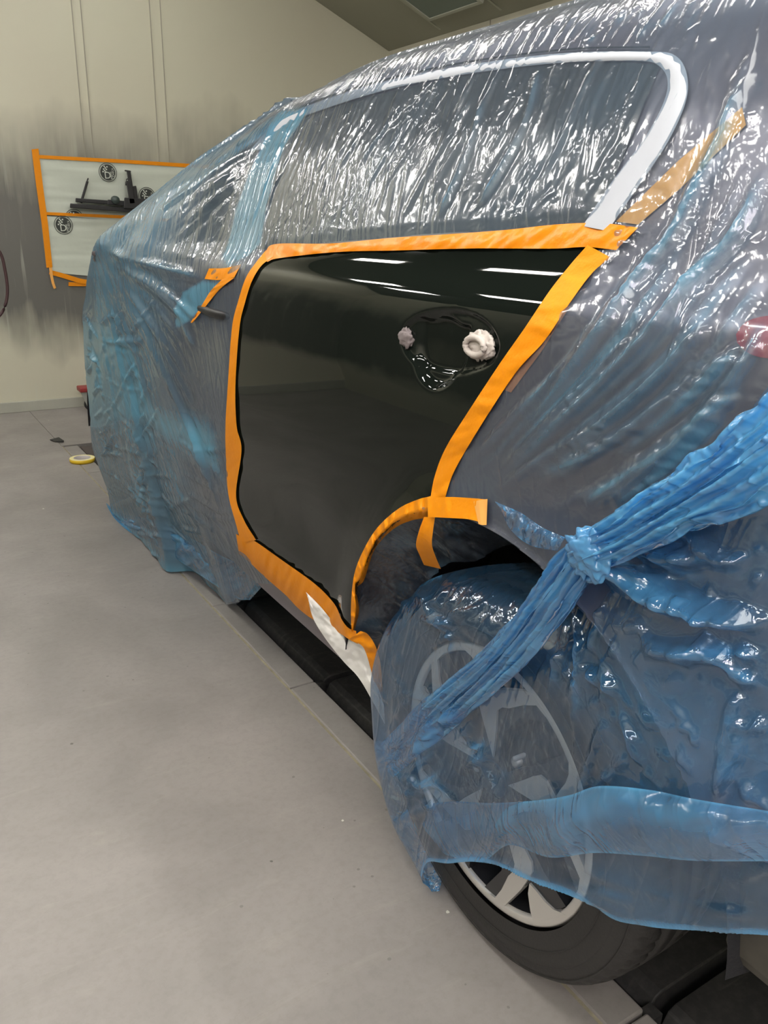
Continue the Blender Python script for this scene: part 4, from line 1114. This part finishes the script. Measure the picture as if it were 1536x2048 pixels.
def ribbon3(name, A, B, X, material, parent, n_=160, k_=30, lay_=.6, amp=.008, seed=1, puff=.01, fx=6., fy=3.):
    A = curve_px(A, n_); B = curve_px(B, n_); T = np.linspace(0, 1, k_)
    Pp = (A[:, None] * (1 - T)[None, :, None] + B[:, None] * T[None, :, None])
    Xs = np.interp(np.linspace(0, 1, n_), np.linspace(0, 1, len(X)), X)
    SS, TT = np.meshgrid(np.linspace(0, 1, n_), T, indexing='ij')
    xx = Xs[:, None] - puff * np.sin(PI * TT) + amp * vnoise(SS * fx * 3, TT * fy + SS * 5, seed) + amp * .4 * vnoise(SS * fx * 9, TT * fy * 3 + SS * 9, seed + 1)
    W = on_x(Pp.reshape(-1, 2), xx.ravel()); Fl = on_floor(Pp.reshape(-1, 2), .004) if W[:, 2].min() < .004 else W
    W = np.where(W[:, 2:] < .004, Fl, W)
    L = np.clip(lay_ + .3 * vnoise(SS * fx * 4, TT * 3, seed + 3) + .3 * sstep(.06, 0, TT) + .3 * sstep(.94, 1, TT), .05, 1)
    return mesh_np(name, W, grid_faces(n_, k_), material, parent, True, L.ravel())
ribbon3('turned_up_hem', [(785, 1640), (830, 1615), (900, 1603), (985, 1606), (1080, 1600), (1140, 1590), (1200, 1572), (1300, 1580), (1400, 1600), (1600, 1632)],
        [(800, 1655), (840, 1690), (900, 1712), (965, 1722), (1020, 1690), (1100, 1715), (1190, 1706), (1290, 1712), (1400, 1722), (1600, 1722)], [.735, .69, .645, .638, .640, .65], FILM_C, lower, 240, 44, .42, .008, 101, .014, 3., 1.6)
ribbon3('loose_corner', [(990, 1003), (1040, 1025), (1085, 1055), (1130, 1075)], [(1000, 1018), (1022, 1060), (1060, 1090), (1115, 1102)], [.655, .64, .62], FILM_B, lower, 60, 20, .35, .004, 111, .004)
ribbon3('turned_up_hem', [(212, 1006), (226, 1016), (252, 1030), (310, 1042), (380, 1075), (450, 1115), (545, 1150)],
        [(216, 1016), (232, 1040), (266, 1068), (320, 1096), (400, 1150), (470, 1195), (500, 1200)], [.735, .74, .75, .765, .78, .785, .77], FILM_C, film, 160, 30, .55, .008, 121, .01)
ribbon3('hanging_scrap', [(815, 1690), (838, 1720), (852, 1765), (864, 1784)], [(850, 1690), (880, 1710), (884, 1750), (879, 1782)], [.72, .71, .71], FILM_B, lower, 40, 16, .6, .005, 131, .003)

# ------------------------------------------------------------------ tapes
def tape(name, label, A, B, off=.007, m_=ORANGE, n=160, k=7, cat='masking tape', **kw):
    o = strip(name, A, B, off, m_, None, n, k, **kw)
    return meta(o, label, cat)
tape('masking_tape', 'long glossy orange tape along the top edge of the bare rear door', [(530, 505), (552, 488), (662, 487), (780, 476), (903, 468), (1010, 460), (1112, 449), (1200, 446), (1276, 455)],
     [(534, 524), (560, 516), (675, 504), (790, 501), (936, 497), (1020, 497), (1112, 497), (1173, 494), (1232, 500)], .0035, ORANGE2, 260, 14, wob=.0010, puff=.0015)
tape('masking_tape', 'orange tape slanting down the rear edge of the bare rear door', [(1175, 490), (1140, 530), (1099, 582), (1050, 655), (1001, 725), (945, 810), (893, 893), (870, 950), (860, 1000)],
     [(1222, 515), (1185, 545), (1140, 605), (1090, 680), (1034, 742), (975, 830), (925, 912), (903, 955), (889, 1000)], .004, ORANGE, 200, 10, wob=.0010, puff=.001)
tape('masking_tape', 'narrow orange tape curving down the front edge of the bare rear door', [(532, 500), (512, 525), (492, 555), (477, 600), (464, 655), (456, 765), (451, 850), (452, 921), (457, 990), (473, 1052), (482, 1085)],
     [(550, 512), (524, 530), (504, 562), (490, 605), (479, 655), (471, 765), (473, 850), (483, 900), (472, 990), (488, 1040), (512, 1080)], .0032, ORANGE, 200, 7, wob=.0007, smoothpx=True)
tape('masking_tape', 'wide wrinkled orange tape along the sill under the rear door', [(472, 1068), (488, 1076), (506, 1080), (565, 1121), (630, 1168), (668, 1207), (684, 1240), (697, 1256), (712, 1262)],
     [(478, 1108), (492, 1118), (532, 1156), (571, 1190), (598, 1218), (628, 1240), (672, 1262), (700, 1280), (716, 1288)], .0032, ORANGE, 200, 14, wob=.0014, puff=.001)
tape('masking_tape', 'torn orange tape running down from the sill corner in front of the rear wheel', [(721, 1262), (735, 1268), (750, 1290), (760, 1322), (764, 1360), (765, 1400)],
     [(699, 1278), (722, 1290), (732, 1306), (742, 1340), (752, 1375), (765, 1402)], .008, ORANGE, 80, 8, wob=.002)
AO = [(703, 1262), (702, 1211), (708, 1151), (726, 1102), (755, 1055), (796, 1018), (833, 1000), (862, 992)]
AI = [(707, 1266), (718, 1222), (713, 1178), (728, 1160), (750, 1098), (787, 1058), (823, 1041), (860, 1035)]
arch_t = strip('masking_tape', AO, AI, .003, ORANGE, None, 240, 10, wob=.0018, inward=.022)
meta(arch_t, 'pleated orange tape curving round the lip of the rear wheel opening', 'masking tape')
o = tape('masking_tape', 'short level orange tape with a folded end above the rear wheel', [(855, 996), (900, 994), (940, 996), (974, 999)], [(856, 1034), (900, 1036), (940, 1039), (973, 1049)], .006, ORANGE, 70, 10, wob=.0008)
e_ = strip('folded_end', [(947, 1003), (960, 1000), (975, 998)], [(957, 1048), (964, 1050), (973, 1050)], .0075, AMBER, o, 20, 6, wob=.0004)
hg = [np.array(p) for p in ((848, 1034), (838, 1062), (832, 1090), (840, 1112), (848, 1130))], [np.array(p) for p in ((870, 1034), (866, 1062), (864, 1090), (872, 1115), (882, 1138))]
Aq, Bq = curve_px(hg[0], 40), curve_px(hg[1], 40)
V = []
for i in range(40):
    t = i / 39
    for j in range(6):
        s = j / 5; p = Aq[i] * (1 - s) + Bq[i] * s
        V.append(on_x([p], .655 + .045 * t - .02 * math.sin(PI * t) + .004 * math.sin(PI * s))[0])
o = mesh_np('masking_tape', V, grid_faces(40, 6), ORANGE); meta(o, 'loose curling tail of orange tape hanging into the dark rear wheel opening', 'masking tape')
tape('masking_tape', 'long straight orange tape under the film slanting up across the rear pillar', [(1232, 443), (1356, 322), (1484, 214)], [(1276, 449), (1356, 381), (1492, 250)], .0002, AMBER, 60, 6, wob=.0002, smoothpx=False)
tape('masking_tape', 'narrow brownish tape strip under the film behind the rear edge of the door', [(1123, 612), (1062, 700), (1003, 778)], [(1140, 612), (1085, 700), (1022, 785)], .0002, pmat('brownish_tape', (.55, .22, .08), .45), 40, 5, wob=.0002, smoothpx=False)
tape('masking_tape', 'short level orange tape on the film at the front door handle', [(418, 537), (450, 536), (482, 529)], [(409, 558), (440, 560), (469, 554)], .006, ORANGE, 40, 6, tab=XF, wob=.001)
tape('masking_tape', 'thin orange tape slanting down to the left at the front door handle', [(445, 558), (422, 581), (402, 613), (381, 645)], [(469, 555), (440, 578), (411, 613), (385, 646)], .007, ORANGE, 60, 6, tab=XF, wob=.001)
# white paper below the sill
pa = ribbon3('white_paper', [(612, 1184), (640, 1212), (668, 1245), (700, 1270), (726, 1292), (746, 1345), (768, 1410)],
             [(616, 1197), (626, 1236), (650, 1276), (686, 1322), (716, 1354), (742, 1397), (770, 1450)], [.688, .700, .703, .706, .72], WHITEF, None, 120, 24, 0, .004, 141, .003, 3., 2.)
pa.name = 'masking_paper'
meta(pa, 'creased white masking paper hanging below the sill in front of the rear wheel', 'masking paper')

# ------------------------------------------------------------------ light
TUBE = None
def emit(name, col, s):
    m, nt, out = mat(name); e = nt.nodes.new('ShaderNodeEmission'); e.inputs[0].default_value = (*col, 1); e.inputs[1].default_value = s
    nt.links.new(e.outputs[0], out.inputs[0]); return m
LAMPW = emit('lamp_tubes', (1, .97, .91), 58.0)
def ceiling_lamp(x, y0, y1, w=.16, z=CT - .03, tilt=0, label='', m_=LAMPW):
    t = empty('ceiling_lamp', (x, (y0 + y1) / 2, z), label, 'lamp', 'rows of booth lamps overhead')
    MB().box(x - w / 2 - .03, x + w / 2 + .03, y0 - .03, y1 + .03, z - .005, z + .028).build('housing', WALL2, t)
    MB().box(x - w / 2, x + w / 2, y0, y1, z - .012, z - .004).build('diffuser', m_, t)
def area(x, y, z, sx, sy, e, rot=(0, 0, 0), col=(1, .98, .92)):  # area lights without fixtures, added to brighten the booth
    l = bpy.data.lights.new('added_light', 'AREA'); l.shape = 'RECTANGLE'; l.size = sx; l.size_y = sy; l.energy = e; l.color = col
    o = bpy.data.objects.new('added_light', l); C.objects.link(o); o.location = (x, y, z); o.rotation_euler = rot; return o
LBL = 'bright lamp overhead, booth row above the floor, added row above the car'
for y in (-1.35, .10, 1.55, 3.0, 4.45):
    ceiling_lamp(-.42, y, y + .55, .13, label=LBL)
for y in (1.7, 2.9, 4.1):
    ceiling_lamp(1.42, y, y + .8, .035, label=LBL)  # narrow row added for thin streak highlights on the roof film
area(-1.15, 4.7, 2.93, .6, .5, 26)  # added to lift the top left of the back wall
area(.97, -.75, 2.95, 1.25, 3.3, 70)  # added overhead, kept rearward out of the roof film's reflections
area(-.9, -1.7, 2.6, 1.4, .9, 34, (.9, 0, -.35), (1, .88, .93))  # added pinkish fill from the camera side
# unseen lamps added for glints on the film, slanted in the cove over the photographer
ua = np.array([.75, 0, .70]); ua /= np.linalg.norm(ua); na = np.array([.70, 0, -.75]); na /= np.linalg.norm(na)
def cl(y, s, off): return np.array([XL, y, HCOVE]) + ua * s + na * off
for y0 in (-2.1, -1.0, .1):
    s0 = .45
    t = empty('added_cove_lamp', tuple(cl(y0, s0, 0)), 'unseen tube lamp added in the near cove for glints on the film', 'lamp', 'tube lamps added in the near cove')
    MB().prism([cl(y0, s0, .01), cl(y0 + .7, s0, .01), cl(y0 + .7, s0 + .07, .01), cl(y0, s0 + .07, .01)],
               [cl(y0, s0, .04), cl(y0 + .7, s0, .04), cl(y0 + .7, s0 + .07, .04), cl(y0, s0 + .07, .04)]).build('tube', LAMPW, t)
w = bpy.data.worlds.new('world'); bpy.context.scene.world = w; w.use_nodes = True
w.node_tree.nodes['Background'].inputs[0].default_value = (.5, .52, .5, 1); w.node_tree.nodes['Background'].inputs[1].default_value = .02

sc = bpy.context.scene
sc.view_settings.view_transform = 'Standard'; sc.view_settings.look = 'None'; sc.view_settings.gamma = 1
sc.view_settings.use_curve_mapping = False; sc.view_settings.exposure = 0.37
sc.cycles.transparent_max_bounces = 14; sc.cycles.max_bounces = 6; sc.cycles.diffuse_bounces = 3; sc.cycles.glossy_bounces = 4
sc.cycles.use_denoising = True; sc.cycles.use_adaptive_sampling = True; sc.cycles.adaptive_threshold = .1
sc.cycles.caustics_reflective = False; sc.cycles.caustics_refractive = False
